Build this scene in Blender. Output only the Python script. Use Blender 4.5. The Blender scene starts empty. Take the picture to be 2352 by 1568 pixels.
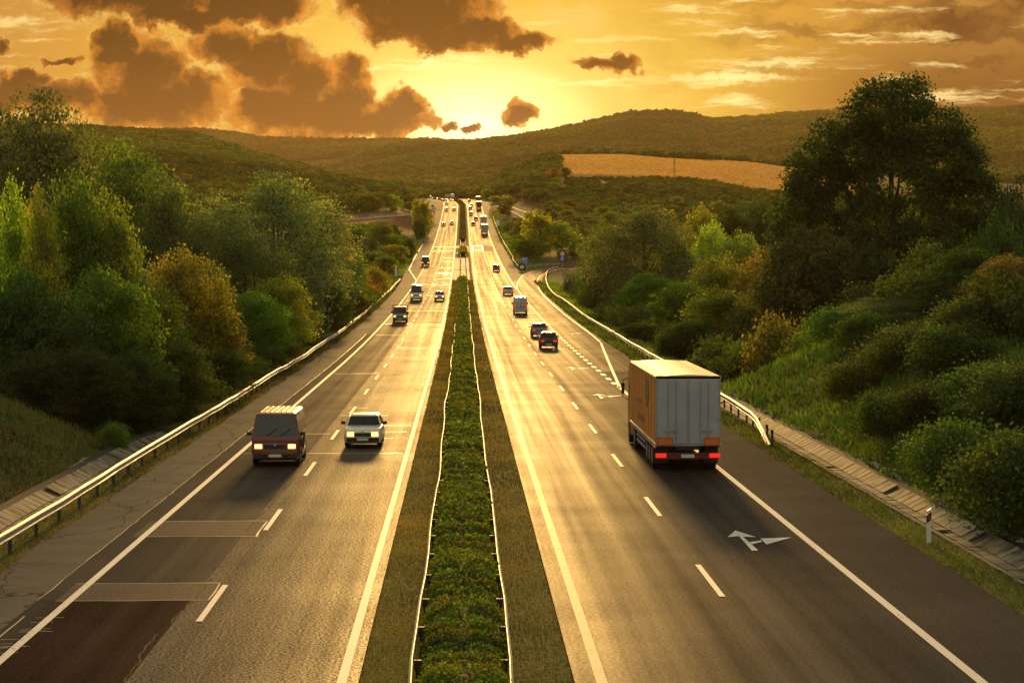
import bpy, bmesh, math, random
import numpy as np
from mathutils import Vector, Matrix, Euler
PI = math.pi
R = math.radians
SC = bpy.context.scene
COL = SC.collection
random.seed(7)

# ------------------------------------------------------------------ camera
F, CU, CV = 5335.0, 1176.0, 784.0          # focal length and centre in photo units (2352 wide)
CAMZ = 8.28
PITCH = math.atan(187 / F)
YAW = math.atan(114 * math.cos(PITCH) / F)
cd = bpy.data.cameras.new('camera')
cam = bpy.data.objects.new('camera', cd)
COL.objects.link(cam)
cam.location = (0, 0, CAMZ)
cam.rotation_euler = (PI / 2 - PITCH, 0, -YAW)
cd.sensor_width = 36
cd.lens = 36 * F / 2352
cd.clip_start = 0.5
cd.clip_end = 40000
SC.camera = cam
CM = Euler((PI / 2 - PITCH, 0, -YAW)).to_matrix()
CR, CUP, CF = CM @ Vector((1, 0, 0)), CM @ Vector((0, 1, 0)), CM @ Vector((0, 0, -1))

SC.view_settings.view_transform = 'Standard'
SC.view_settings.look = 'None'
SC.view_settings.exposure = 0.0
SC.view_settings.gamma = 1.0
SC.render.engine = 'CYCLES'
SC.cycles.max_bounces = 4
SC.cycles.diffuse_bounces = 1
SC.cycles.glossy_bounces = 2
SC.cycles.transmission_bounces = 3
SC.cycles.volume_bounces = 0
SC.cycles.transparent_max_bounces = 6
SC.cycles.sample_clamp_indirect = 4
SC.cycles.use_denoising = True

SUN_EL, SUN_AZ = 7.8, 0.6                 # degrees; azimuth clockwise from the road axis (+Y)
sl = bpy.data.lights.new('sun', 'SUN')
sun = bpy.data.objects.new('sun', sl)
COL.objects.link(sun)
sl.energy = 4.0
sl.angle = R(4)
sl.color = (1.0, 0.56, 0.15)
_d = Vector((math.sin(R(SUN_AZ)) * math.cos(R(SUN_EL)), math.cos(R(SUN_AZ)) * math.cos(R(SUN_EL)), math.sin(R(SUN_EL))))
sun.rotation_euler = _d.to_track_quat('Z', 'Y').to_euler()

# ------------------------------------------------------------------ node helper
class NT:
    def __init__(s, nt):
        s.nt = nt; s.n = nt.nodes; s.l = nt.links
    def new(s, t, **k):
        n = s.n.new(t)
        for a, b in k.items(): setattr(n, a, b)
        return n
    def put(s, sock, v):
        if v is None: return
        if isinstance(v, bpy.types.NodeSocket): s.l.new(v, sock)
        else:
            if hasattr(sock.default_value, '__len__') and not hasattr(v, '__len__'): v = (v,) * len(sock.default_value)
            if hasattr(v, '__len__') and len(v) == 3 and len(sock.default_value) == 4: v = (*v, 1)
            sock.default_value = v
    def m(s, op, a, b=None, c=None, clamp=False):
        n = s.new('ShaderNodeMath', operation=op, use_clamp=clamp)
        s.put(n.inputs[0], a); s.put(n.inputs[1], b)
        if c is not None: s.put(n.inputs[2], c)
        return n.outputs[0]
    def v(s, op, a, b=None, out=0):
        n = s.new('ShaderNodeVectorMath', operation=op)
        s.put(n.inputs[0], a)
        if b is not None: s.put(n.inputs[3 if op == 'SCALE' else 1], b)
        return n.outputs[out]
    def xyz(s, x, y, z):
        n = s.new('ShaderNodeCombineXYZ')
        for i, a in enumerate((x, y, z)): s.put(n.inputs[i], a)
        return n.outputs[0]
    def sep(s, a):
        n = s.new('ShaderNodeSeparateXYZ'); s.put(n.inputs[0], a); return n.outputs
    def noise(s, vec, scale, detail=2, rough=.5, color=False, dist=0):
        n = s.new('ShaderNodeTexNoise'); s.put(n.inputs['Vector'], vec)
        n.inputs['Scale'].default_value = scale; n.inputs['Detail'].default_value = detail
        n.inputs['Roughness'].default_value = rough; n.inputs['Distortion'].default_value = dist
        return n.outputs['Color' if color else 'Fac']
    def step(s, x, a, b, lo=0., hi=1.):
        n = s.new('ShaderNodeMapRange', interpolation_type='SMOOTHSTEP')
        s.put(n.inputs[0], x); s.put(n.inputs[1], a); s.put(n.inputs[2], b); s.put(n.inputs[3], lo); s.put(n.inputs[4], hi)
        return n.outputs[0]
    def lin(s, x, a, b, lo=0., hi=1.):
        n = s.new('ShaderNodeMapRange')
        s.put(n.inputs[0], x); s.put(n.inputs[1], a); s.put(n.inputs[2], b); s.put(n.inputs[3], lo); s.put(n.inputs[4], hi)
        return n.outputs[0]
    def mix(s, f, a, b, mode='MIX'):
        n = s.new('ShaderNodeMix', data_type='RGBA', blend_type=mode)
        s.put(n.inputs[0], f); s.put(n.inputs[6], a); s.put(n.inputs[7], b)
        return n.outputs[2]
    def ramp(s, x, pts):
        n = s.new('ShaderNodeValToRGB'); s.put(n.inputs[0], x)
        e = n.color_ramp.elements
        while len(e) < len(pts): e.new(.5)
        for i, (p, c) in enumerate(pts):
            e[i].position = p; e[i].color = (*c, 1)
        return n.outputs[0]

def lin(r, g=None, b=None):
    f = lambda c: (c / 255 / 12.92) if c / 255 <= .04045 else ((c / 255 + .055) / 1.055) ** 2.4
    return (f(r), f(g), f(b))

# ------------------------------------------------------------------ world: sunset sky with clouds
def make_world():
    w = bpy.data.worlds.new('World'); SC.world = w; w.use_nodes = True
    t = NT(w.node_tree); t.n.clear()
    g = t.new('ShaderNodeTexCoord').outputs['Generated']
    g = t.v('NORMALIZE', g)
    x, y, z = t.sep(g)
    ys = t.m('MAXIMUM', y, .08)
    # direction -> degrees-like plane around the road axis (units: 1/5335 rad)
    u = t.m('MULTIPLY_ADD', t.m('DIVIDE', x, ys), F, 1062.)
    v = t.m('SUBTRACT', 597., t.m('MULTIPLY', t.m('DIVIDE', z, ys), F))
    p = t.xyz(u, v, 0)
    # warp for ragged cloud borders
    n1 = t.v('SUBTRACT', t.noise(p, 1 / 105, 2, .5, True), (.5, .5, .5))
    n2 = t.v('SUBTRACT', t.noise(p, 1 / 34, 7, .68, True), (.5, .5, .5))
    q = t.v('ADD', p, t.v('ADD', t.v('SCALE', n1, 85.), t.v('SCALE', n2, 62.)))
    q = t.v('MULTIPLY', q, (1, 1, 0))
    ell = [(330, -12, 235, 66), (560, 5, 150, 62), (635, 22, 62, 58), (420, 35, 150, 34),
           (275, 110, 62, 52), (335, 175, 105, 95), (400, 235, 135, 72), (310, 245, 110, 52),
           (520, 110, 88, 52), (620, 155, 105, 66), (690, 195, 85, 66), (650, 262, 120, 62), (745, 272, 115, 52),
           (865, 288, 125, 34), (935, 248, 44, 38), (805, 172, 54, 40), (800, 225, 62, 52), (900, 268, 62, 34),
           (970, 22, 170, 66), (1090, 78, 130, 46), (1190, 94, 95, 30), (1040, 96, 125, 32), (850, 8, 70, 34), (960, 60, 130, 50),
           (1410, 148, 82, 22), (1183, 272, 46, 36), (1022, 297, 24, 12), (1085, 302, 34, 9),
           (60, 190, 62, 22), (150, 232, 110, 40), (150, 145, 56, 12), (-10, 105, 46, 22), (30, 225, 120, 40)]
    acc = None
    for cx, cy, rx, ry in ell:
        kx = 1.12 if cx < 980 else 1.0
        d = t.v('MULTIPLY', t.v('SUBTRACT', q, (cx, cy, 0)), (1 / rx / kx, 1 / ry / kx, 0))
        d = t.v('LENGTH', d, out=1)
        if acc is None: acc = d
        else: acc = t.m('SMOOTH_MIN', acc, d, .12)
    ds = t.v('LENGTH', t.v('MULTIPLY', t.v('SUBTRACT', p, (1085, 292, 0)), (1 / 1.9, 1, 0)), out=1)
    dsn = t.m('DIVIDE', ds, 1200.)
    base = t.ramp(dsn, [(0, (2.6, 2.2, 1.2)), (.06, (2.0, 1.6, .6)), (.14, (1.25, .88, .19)), (.24, (1.0, .62, .085)), (.38, (.80, .40, .05)), (.50, (.62, .31, .055)), (.68, (.42, .205, .045)), (1, (.26, .115, .035))])
    # upper right veil of brown cloud
    veil = t.noise(t.v('MULTIPLY', q, (1 / 420, 1 / 95, 0)), 1., 4, .55)
    vm = t.m('MULTIPLY', t.step(u, 1300., 2100.), t.step(veil, .38, .66), clamp=True)
    vlow = t.m('MULTIPLY', t.step(u, 1500., 2200.), t.step(v, -40., 240.), clamp=True)
    vm = t.m('MAXIMUM', vm, t.m('MULTIPLY', vlow, .9))
    base = t.mix(t.m('MULTIPLY', vm, .94), base, lin(84, 42, 18))
    # bright cream streaks
    sp = t.v('MULTIPLY', t.v('ADD', p, t.v('SCALE', n2, 22.)), (1 / 300, 1 / 34, 0))
    st = t.noise(sp, 1., 6, .62)
    reg = t.m('MAXIMUM', t.step(u, 1250., 1700., 0., 1.), t.step(ds, 420., 120., 0., .9))
    reg = t.m('MAXIMUM', reg, t.step(u, 420., 100., 0., .85))
    stb = t.m('MULTIPLY', t.step(st, .52, .68), reg)
    e2 = t.v('LENGTH', t.v('MULTIPLY', t.v('SUBTRACT', t.v('ADD', p, t.v('SCALE', n2, 60.)), (1790, 138, 0)), (1 / 190, 1 / 22, 0)), out=1)
    e3 = t.v('LENGTH', t.v('MULTIPLY', t.v('SUBTRACT', t.v('ADD', p, t.v('SCALE', n2, 60.)), (1700, 182, 0)), (1 / 170, 1 / 12, 0)), out=1)
    e4 = t.v('LENGTH', t.v('MULTIPLY', t.v('SUBTRACT', t.v('ADD', p, t.v('SCALE', n2, 60.)), (70, 62, 0)), (1 / 150, 1 / 20, 0)), out=1)
    stb = t.m('MAXIMUM', stb, t.step(t.m('MINIMUM', t.m('MINIMUM', e2, e3), t.m('ADD', e4, 0.)), 1.35, .25, 0., t.step(st, .40, .60)))
    stb = t.m('MULTIPLY', stb, t.step(v, 330., 220.))
    cream = t.mix(t.step(ds, 100., 900.), (1.6, 1.3, .50), (.98, .70, .25))
    base = t.mix(t.m('MULTIPLY', stb, .85), base, cream)
    # pale puffs by the upper centre
    e5 = t.v('LENGTH', t.v('MULTIPLY', t.v('SUBTRACT', q, (1320, 40, 0)), (1 / 95, 1 / 34, 0)), out=1)
    base = t.mix(t.step(e5, 1.1, .4, 0., .5), base, (1.0, .72, .2))
    # dark cumulus: body, ragged translucent border, sunlit rim
    body_n = t.noise(q, 1 / 70, 7, .6)
    fine = t.noise(p, 1 / 22, 6, .62)
    glow = t.step(ds, 640., 80.)
    thick = t.m('SUBTRACT', 1., acc)
    bil = t.m('ADD', t.m('MULTIPLY', t.m('SUBTRACT', body_n, .5), 1.15), t.m('MULTIPLY', t.m('SUBTRACT', fine, .5), .45))
    shade = t.step(t.m('ADD', thick, bil), .0, .55)
    edgec = t.mix(t.step(ds, 250., 1100.), lin(228, 142, 46), lin(74, 42, 18))
    corec = t.mix(t.step(v, 320., 40.), lin(84, 47, 18), lin(9, 5, 3))
    corec = t.mix(t.m('MULTIPLY', glow, .35), corec, lin(160, 90, 28))
    bodyc = t.mix(shade, edgec, corec)
    rimw = t.m('MULTIPLY', t.step(acc, .80, 1.0), t.step(t.v('DOT_PRODUCT', n2, (.55, .8, 0), out=1), -.10, .14, .15, 1.))
    rim = t.m('MULTIPLY', rimw, t.step(ds, 1100., 250., .3, .95))
    bodyc = t.mix(rim, bodyc, lin(255, 220, 115))
    fac = t.m('ADD', t.m('MULTIPLY', t.step(acc, 1.06, .93), .72), t.m('MULTIPLY', t.step(t.m('ADD', acc, t.m('MULTIPLY', t.m('SUBTRACT', fine, .5), 1.1)), 1.28, .92), .28))
    skyc = t.mix(t.m('MULTIPLY', fac, .97), base, bodyc)
    # whole sphere: away from the sunset an added warm fill lights the tree crowns
    front = t.step(y, .45, .97)
    el = t.m('MAXIMUM', z, 0.)
    amb = t.ramp(el, [(0, (1.2, 1.0, .56)), (.18, (1.6, 1.38, .80)), (.5, (2.15, 1.85, 1.1)), (.75, (1.15, .98, .6)), (1, (.6, .5, .33))])
    high = t.step(t.m('DIVIDE', z, ys), .135, .42)
    front = t.m('MULTIPLY', front, t.m('SUBTRACT', 1., high))
    col = t.mix(front, t.v('SCALE', amb, AMB), skyc)
    # the physical sky adds its share
    ns = t.new('ShaderNodeTexSky', sky_type='NISHITA')
    ns.sun_disc = False; ns.sun_elevation = R(SUN_EL); ns.sun_rotation = R(SUN_AZ)
    b1 = t.new('ShaderNodeBackground'); t.put(b1.inputs[0], col); b1.inputs[1].default_value = 1.0
    b2 = t.new('ShaderNodeBackground'); t.put(b2.inputs[0], t.v('MULTIPLY', ns.outputs[0], t.xyz(t.m('SUBTRACT', 1., front), t.m('SUBTRACT', 1., front), t.m('SUBTRACT', 1., front)))); b2.inputs[1].default_value = 0.05
    a = t.new('ShaderNodeAddShader'); t.l.new(b1.outputs[0], a.inputs[0]); t.l.new(b2.outputs[0], a.inputs[1])
    o = t.new('ShaderNodeOutputWorld'); t.l.new(a.outputs[0], o.inputs[0])
    w.cycles.sampling_method = 'MANUAL'; w.cycles.sample_map_resolution = 1024
AMB = 0.28
make_world()

# ------------------------------------------------------------------ geometry of the place
def ray(u, v, Y):
    """point at forward distance Y on the line of sight of photo position (u, v)"""
    d = CF + CR * ((u - CU) / F) + CUP * ((CV - v) / F)
    k = Y / d.y
    return Vector((d.x * k, Y, CAMZ + d.z * k))
_zy = np.array([-60, 0, 190, 224, 242, 260, 278, 296, 314, 332, 350, 368, 386, 404, 422, 440, 458, 530, 620, 710, 800, 890, 1000, 1120, 1200, 1300, 1400, 1500, 1600, 1750, 2000.])
_zz = np.array([0, 0, 0, .13, .25, .38, .55, .74, .95, 1.18, 1.44, 1.72, 2.01, 2.32, 2.65, 3.0, 3.35, 5.02, 7.76, 10.88, 14.17, 18.25, 23.9, 30.8, 35.3, 40.4, 44.4, 47.6, 49.8, 51.5, 52.0])
_g = np.arange(-60, 2001, 5.)
_s = np.interp(_g, _zy, _zz)
for _ in range(6): _s[1:-1] = (_s[:-2] + 2 * _s[1:-1] + _s[2:]) / 4
def Z(Y): return np.interp(Y, _g, _s)
def XC(Y):
    Y = np.asarray(Y, float)
    return -np.maximum(Y - 1210, 0) ** 2 / 6000.
def sstep(a, b, x):
    k = np.clip((np.asarray(x, float) - a) / (b - a), 0, 1)
    return k * k * (3 - 2 * k)
def G(u, v):
    """where the line of sight of (u, v) meets the road surface level"""
    lo, hi = 20., 1480.
    f = lambda Y: ray(u, v, Y).z - float(Z(Y))
    # the line of sight starts above the road and dips below it
    Y = lo
    while Y < hi and f(Y) > 0: Y *= 1.02
    if Y >= hi: return ray(u, v, hi)
    a, b = Y / 1.02, Y
    for _ in range(30):
        c = (a + b) / 2
        if f(c) > 0: a = c
        else: b = c
    p = ray(u, v, a)
    return Vector((p.x, p.y, float(Z(p.y))))
CROPS = {1: (1200, 600, 1.96), 2: (1500, 680, 5.2267), 3: (1800, 880, 3.4844), 4: (2200, 1250, 2.6129), 5: (850, 1450, 3.36), 6: (1400, 1000, 4.704),
         7: (1600, 850, 6.2733), 8: (1500, 680, 8.7115), 9: (1740, 680, 8.7115)}
def P(c, x, y):
    a, b, s = CROPS[c]
    return ((a + x / s) * .6125, (b + y / s) * .6125)
def GC(c, *pts): return [G(*P(c, x, y)) for x, y in pts]

# side roads: list of world polylines (x, y, z)
ramp_out = [Vector((13.9, 150, 0)), Vector((14.0, 200, float(Z(200))))] + GC(3, (1568, 1400), (1400, 1262), (1130, 1062), (940, 900), (850, 815), (790, 740), (750, 655), (755, 590), (790, 540), (850, 505), (930, 477), (1030, 455))
ramp_in = GC(3, (485, 700), (488, 640), (510, 590), (550, 540), (600, 505), (680, 480), (800, 462), (1030, 440))
side_left = [ray(700, 519, 900), ray(760, 512, 915), ray(812, 506, 930), ray(890, 498, 950), ray(960, 491, 975), ray(1000, 481, 1040)]
_r = [P(9, *a) for a in ((1250, 790), (1500, 900), (1800, 1010), (2100, 1160), (2300, 1300), (2500, 1500))]
side_right = [ray(_r[0][0], _r[0][1], 1150), ray(_r[1][0], _r[1][1], 1105), ray(_r[2][0], _r[2][1], 1060), ray(_r[3][0], _r[3][1], 1010), ray(_r[4][0], _r[4][1], 960), ray(_r[5][0], _r[5][1], 900)]
def prj(p):
    d = Vector(p) - Vector((0, 0, CAMZ)); k = d.dot(CF)
    return CU + F * d.dot(CR) / k, CV - F * d.dot(CUP) / k

# far relief: heights read along lines of sight; rows are distances, columns directions
TU = np.array([-1500, -400, 0, 200, 300, 430, 520, 600, 680, 770, 850, 920, 1000, 1062, 1130, 1180, 1275, 1400, 1450, 1560, 1640, 1740, 1800, 2000, 2352, 2800, 3900.])
def row(Y, pts):
    us = [a for a, b in pts]; vs = [b for a, b in pts]
    v = np.interp(TU, us, vs)
    return Y, CAMZ + (597 - v) * Y / F
TROWS = [
    row(600, [(-400, 640), (0, 640), (850, 600), (1000, 600), (1300, 596), (1640, 620), (2352, 625)]),
    row(760, [(-400, 560), (0, 560), (850, 560), (1000, 556), (1300, 553), (1640, 575), (2352, 585)]),
    row(900, [(-400, 505), (0, 500), (600, 515), (850, 514), (1000, 520), (1200, 520), (1640, 530), (2352, 545)]),
    row(1000, [(-400, 485), (0, 480), (700, 492), (850, 492), (1000, 497), (1200, 500), (1640, 500), (2352, 520)]),
    row(1200, [(-400, 445), (0, 440), (700, 462), (1000, 470), (1200, 463), (1300, 455), (1640, 452), (2352, 480)]),
    row(1400, [(-400, 390), (0, 385), (430, 408), (600, 425), (900, 446), (1000, 457), (1062, 458), (1130, 452), (1180, 438), (1275, 414), (1560, 415), (1640, 422), (1800, 447), (2000, 455), (2352, 460)]),
    row(1600, [(-400, 350), (0, 350), (430, 375), (600, 398), (900, 438), (1000, 452), (1062, 455), (1130, 445), (1180, 420), (1275, 384), (1450, 384), (1640, 392), (1800, 416), (2352, 440)]),
    row(1800, [(-400, 312), (0, 315), (200, 323), (430, 346), (600, 372), (770, 408), (900, 430), (1062, 446), (1130, 432), (1180, 402), (1275, 362), (1450, 359), (1640, 370), (1740, 379), (1800, 388), (2352, 425)]),
    row(2100, [(-400, 285), (0, 293), (200, 300), (430, 318), (600, 358), (770, 396), (900, 430), (1062, 446), (1180, 420), (1275, 385), (1640, 392), (1800, 405), (2352, 420)]),
    row(2400, [(-400, 265), (0, 280), (200, 288), (300, 294), (430, 300), (520, 322), (600, 350), (680, 372), (770, 397), (850, 425), (1000, 446), (1300, 430), (1640, 420), (2352, 415)]),
    row(2800, [(-400, 290), (0, 320), (430, 330), (600, 385), (770, 420), (1062, 440), (1300, 420), (1640, 405), (2352, 385)]),
    row(3300, [(-400, 340), (0, 390), (600, 430), (850, 425), (1062, 415), (1180, 405), (1300, 385), (1640, 375), (2000, 345), (2352, 330)]),
    row(4000, [(-400, 350), (0, 400), (600, 420), (770, 400), (850, 378), (950, 355), (1062, 352), (1180, 335), (1300, 322), (1450, 300), (1560, 298), (1640, 308), (1850, 284), (2352, 265)]),
    row(5000, [(-400, 360), (0, 400), (600, 400), (770, 378), (850, 340), (920, 328), (1062, 325), (1130, 315), (1180, 310), (1275, 298), (1400, 273), (1450, 262), (1560, 261), (1640, 277), (1740, 269), (1850, 257), (2000, 250), (2352, 240)]),
    row(5500, [(-400, 340), (0, 380), (600, 372), (850, 360), (1062, 350), (1300, 330), (1640, 300), (2352, 280)]),
    row(6500, [(-400, 290), (0, 300), (200, 303), (430, 299), (465, 292), (540, 310), (610, 321), (700, 319), (830, 321), (1000, 322), (1130, 330), (1300, 340), (1640, 330), (2352, 300)]),
    row(7600, [(-1500, 400), (3900, 400)])]
TYS = np.array([r[0] for r in TROWS], float); TZS = np.array([r[1] for r in TROWS])
# the lines of sight above touch the tree tops: the ground lies lower
TZS[(TYS >= 1800) & (TYS <= 2800)] -= 6.5 * (TU < 1100)
TZS[(TYS >= 4000) & (TYS <= 7000)] -= 9.
def far_z(x, Y):
    u = 1062 + x / Y * F
    yi = np.clip(np.searchsorted(TYS, Y) - 1, 0, len(TYS) - 2)
    ky = np.clip((Y - TYS[yi]) / (TYS[yi + 1] - TYS[yi]), 0, 1)
    ui = np.clip(np.searchsorted(TU, u) - 1, 0, len(TU) - 2)
    ku = np.clip((u - TU[ui]) / (TU[ui + 1] - TU[ui]), 0, 1)
    a = TZS[yi, ui] * (1 - ku) + TZS[yi, ui + 1] * ku
    b = TZS[yi + 1, ui] * (1 - ku) + TZS[yi + 1, ui + 1] * ku
    return a * (1 - ky) + b * ky
def wob(x, y, s):
    return (np.sin(x / s + 1.3 * np.sin(y / s * .7)) + np.sin(y / s * 1.13 + 2.1 * np.sin(x / s * .53)) + .5 * np.sin((x + y) / s * 2.3)) / 2.5
EDGE_R = np.array([(-60, 13.05), (160, 13.1), (200, 14.2), (400, 14.4), (450, 14.8), (480, 14.6), (520, 13.8), (570, 13.3), (1060, 13.2), (1200, 14.5), (1300, 16), (1600, 17)])
EDGE_L = np.array([(-60, -12.3), (430, -12.4), (500, -13.0), (560, -13.6), (600, -13.8), (835, -14.0), (870, -12.7), (1060, -12.6), (1130, -16), (1200, -20), (1300, -22), (1450, -24), (1600, -24)])
def edge_r(Y): return np.interp(Y, EDGE_R[:, 0], EDGE_R[:, 1]) + XC(Y)
def edge_l(Y): return np.interp(Y, EDGE_L[:, 0], EDGE_L[:, 1]) + XC(Y)
def seg_blend(x, Y, z, line, w, soft, sink):
    """pull the ground to a side road's level near its centre line"""
    best = np.full(x.shape, 1e9); zz = np.zeros(x.shape)
    for a, b in zip(line[:-1], line[1:]):
        dx, dy = b[0] - a[0], b[1] - a[1]
        k = np.clip(((x - a[0]) * dx + (Y - a[1]) * dy) / (dx * dx + dy * dy), 0, 1)
        d = np.hypot(x - a[0] - k * dx, Y - a[1] - k * dy)
        m = d < best
        best = np.where(m, d, best); zz = np.where(m, a[2] + k * (b[2] - a[2]), zz)
    f = sstep(w, w + soft, best)
    return (zz - sink) * (1 - f) + z * f
RAMP_C = [(a + b) / 2 for a, b in zip(ramp_out[6:], ramp_in)]
def T(x, Y):
    x = np.asarray(x, float); Y = np.asarray(Y, float)
    zr = Z(Y)
    er, el_ = edge_r(Y), edge_l(Y)
    # near: verge, ditch, cut bank or embankment
    e = x - er
    ditch = -.32 * sstep(1.25, 1.9, e) + .30 * sstep(1.9, 2.7, e)
    bank = np.maximum(e - 2.7, 0); bank = np.where(bank < 9, bank * .5, 4.5 + (bank - 9) * .16)
    fall = -5.5 * sstep(2.2, 17, e)
    kb = sstep(156, 141, Y)
    zr_r = zr - .06 + ditch * sstep(172, 150, Y) + bank * kb + fall * (1 - kb)
    e = el_ - x
    ditch = -.30 * sstep(1.2, 1.8, e) + .28 * sstep(1.9, 3.1, e)
    bank = np.maximum(e - 3.2, 0); bank = np.where(bank < 4.6, bank * .5, 2.3 + (bank - 4.6) * .10)
    fall = -4.5 * sstep(1.8, 12, e)
    kb = sstep(112, 103, Y)
    zl = zr - .06 + ditch * sstep(120, 108, Y) + bank * kb + fall * (1 - kb)
    near = np.where(x > (er + el_) / 2, zr_r, zl)
    fz = far_z(x, np.maximum(Y, 600)) + .6 * wob(x, Y, 60.) * sstep(900, 1500, Y) * sstep(3000, 1400, Y) + 7 * wob(x, Y, 190.) * sstep(2600, 3600, Y)
    off = np.minimum(x - el_, er - x)              # inside the corridor is positive
    cor = sstep(-22, -2.0, off) * sstep(1560, 1440, Y)
    mid = fz * (1 - cor) + (zr - .06) * cor
    k = sstep(480, 640, Y)
    z = near * (1 - k) + mid * k
    z = z + np.where(off < -2.5, .18 * wob(x, Y, 3.1), 0)
    z = seg_blend(x, Y, z, [RAMP_C[0]] + list(RAMP_C[1:]) + [RAMP_C[-1] + Vector((40, 8, 1))], 5.2, 7, .12)
    z = seg_blend(x, Y, z, side_left, 3.6, 9, .25)
    z = seg_blend(x, Y, z, side_right, 5.0, 9, .3)
    z = np.where(off > -.4, np.minimum(z, zr - .06), z)
    return z
def Tz(x, y): return float(T(np.array([x]), np.array([y]))[0])

# ------------------------------------------------------------------ materials
def mat(name):
    m = bpy.data.materials.new(name); m.use_nodes = True
    t = NT(m.node_tree); b = t.n['Principled BSDF']
    return m, t, b
def simple(name, col, rough=.5, metal=0., emit=None, es=0., var=.0, coat=0., scale=3., spec=.5):
    m, t, b = mat(name)
    c = t.new('ShaderNodeTexCoord').outputs['Object']
    if var:
        n = t.noise(c, scale, 4, .6)
        t.put(b.inputs['Base Color'], t.mix(t.step(n, .25, .75), tuple(x * (1 - var) for x in col), tuple(min(1, x * (1 + var)) for x in col)))
        t.put(b.inputs['Roughness'], t.lin(n, .2, .8, max(.02, rough - .08), min(1, rough + .08)))
    else:
        b.inputs['Base Color'].default_value = (*col, 1); b.inputs['Roughness'].default_value = rough
    b.inputs['Metallic'].default_value = metal; b.inputs['Coat Weight'].default_value = coat
    b.inputs['Coat Roughness'].default_value = .08
    b.inputs['Specular IOR Level'].default_value = spec
    if emit: b.inputs['Emission Color'].default_value = (*emit, 1); b.inputs['Emission Strength'].default_value = es
    return m
def asphalt(name, c1, c2, rough, grain, streak=.5, coarse=0., spec=.5, bump=.4):
    m, t, b = mat(name)
    c = t.new('ShaderNodeTexCoord').outputs['Object']
    st = t.noise(t.v('MULTIPLY', c, (1.15, .006, 0)), 1., 3, .5)
    st2 = t.noise(t.v('MULTIPLY', c, (3.2, .03, 0)), 1., 3, .55)
    big = t.noise(c, .16, 4, .6)
    gr = t.noise(c, grain, 3, .75)
    f = t.m('ADD', t.m('MULTIPLY', t.m('SUBTRACT', st, .5), streak * 1.5), t.m('ADD', t.m('MULTIPLY', t.m('SUBTRACT', st2, .5), streak * .6), t.m('MULTIPLY', t.m('SUBTRACT', big, .5), .7)))
    col = t.mix(t.m('ADD', f, .5, clamp=True), c1, c2)
    spk = t.step(gr, .38 if coarse else .32, .64 if coarse else .70, .3 if coarse else .6, 2.2 if coarse else 1.5)
    col = t.v('MULTIPLY', col, t.xyz(spk, spk, spk))
    rg = t.m('ADD', t.m('MULTIPLY', f, -.10), rough - .06)
    rg = t.m('ADD', rg, t.m('MULTIPLY', t.m('SUBTRACT', gr, .5), -.5 if coarse else -.2), clamp=True)
    bp = t.new('ShaderNodeBump'); bp.inputs['Strength'].default_value = bump; bp.inputs['Distance'].default_value = .012 if coarse else .004
    t.put(bp.inputs['Height'], gr)
    out = t.n['Material Output']; t.n.remove(b)
    d = t.new('ShaderNodeBsdfDiffuse'); t.put(d.inputs[0], col); t.l.new(bp.outputs[0], d.inputs['Normal'])
    g = t.new('ShaderNodeBsdfGlossy'); t.put(g.inputs['Roughness'], rg); t.l.new(bp.outputs[0], g.inputs['Normal'])
    # oily wheel tracks and bare stone reflect unevenly
    gk = t.m('MULTIPLY', t.step(gr, .38 if coarse else .32, .64 if coarse else .70, .35 if coarse else .8, 2.0 if coarse else 1.2), t.m('ADD', 1., t.m('MULTIPLY', f, .9)))
    t.put(g.inputs[0], t.xyz(gk, gk, gk))
    mx = t.new('ShaderNodeMixShader'); mx.inputs[0].default_value = spec
    t.l.new(d.outputs[0], mx.inputs[1]); t.l.new(g.outputs[0], mx.inputs[2]); t.l.new(mx.outputs[0], out.inputs[0])
    return m
M = {}
M['asph_r'] = asphalt('asphalt_smooth', (.012, .008, .0055), (.032, .023, .015), .52, 11, .9, spec=.046, bump=.25)
M['asph_slow'] = asphalt('asphalt_old', (.014, .0095, .0065), (.034, .024, .015), .52, 11, .9, spec=.042, bump=.3)
M['asph_coarse'] = asphalt('asphalt_coarse', (.016, .011, .007), (.038, .028, .017), .53, 15, .6, 1., .052, .6)
M['asph_patch'] = asphalt('asphalt_patch', (.020, .008, .0045), (.040, .016, .008), .7, 11, .9, spec=.016)
M['asph_shoulder'] = asphalt('asphalt_shoulder', (.010, .006, .0045), (.019, .012, .008), .66, 11, .15, spec=.05)
M['asph_brown'] = asphalt('asphalt_brown', (.036, .020, .013), (.062, .036, .024), .64, 11, .15, spec=.07)
M['asph_side'] = asphalt('asphalt_side_road', (.09, .075, .075), (.14, .115, .11), .7, 12, .1, spec=.05)
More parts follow.
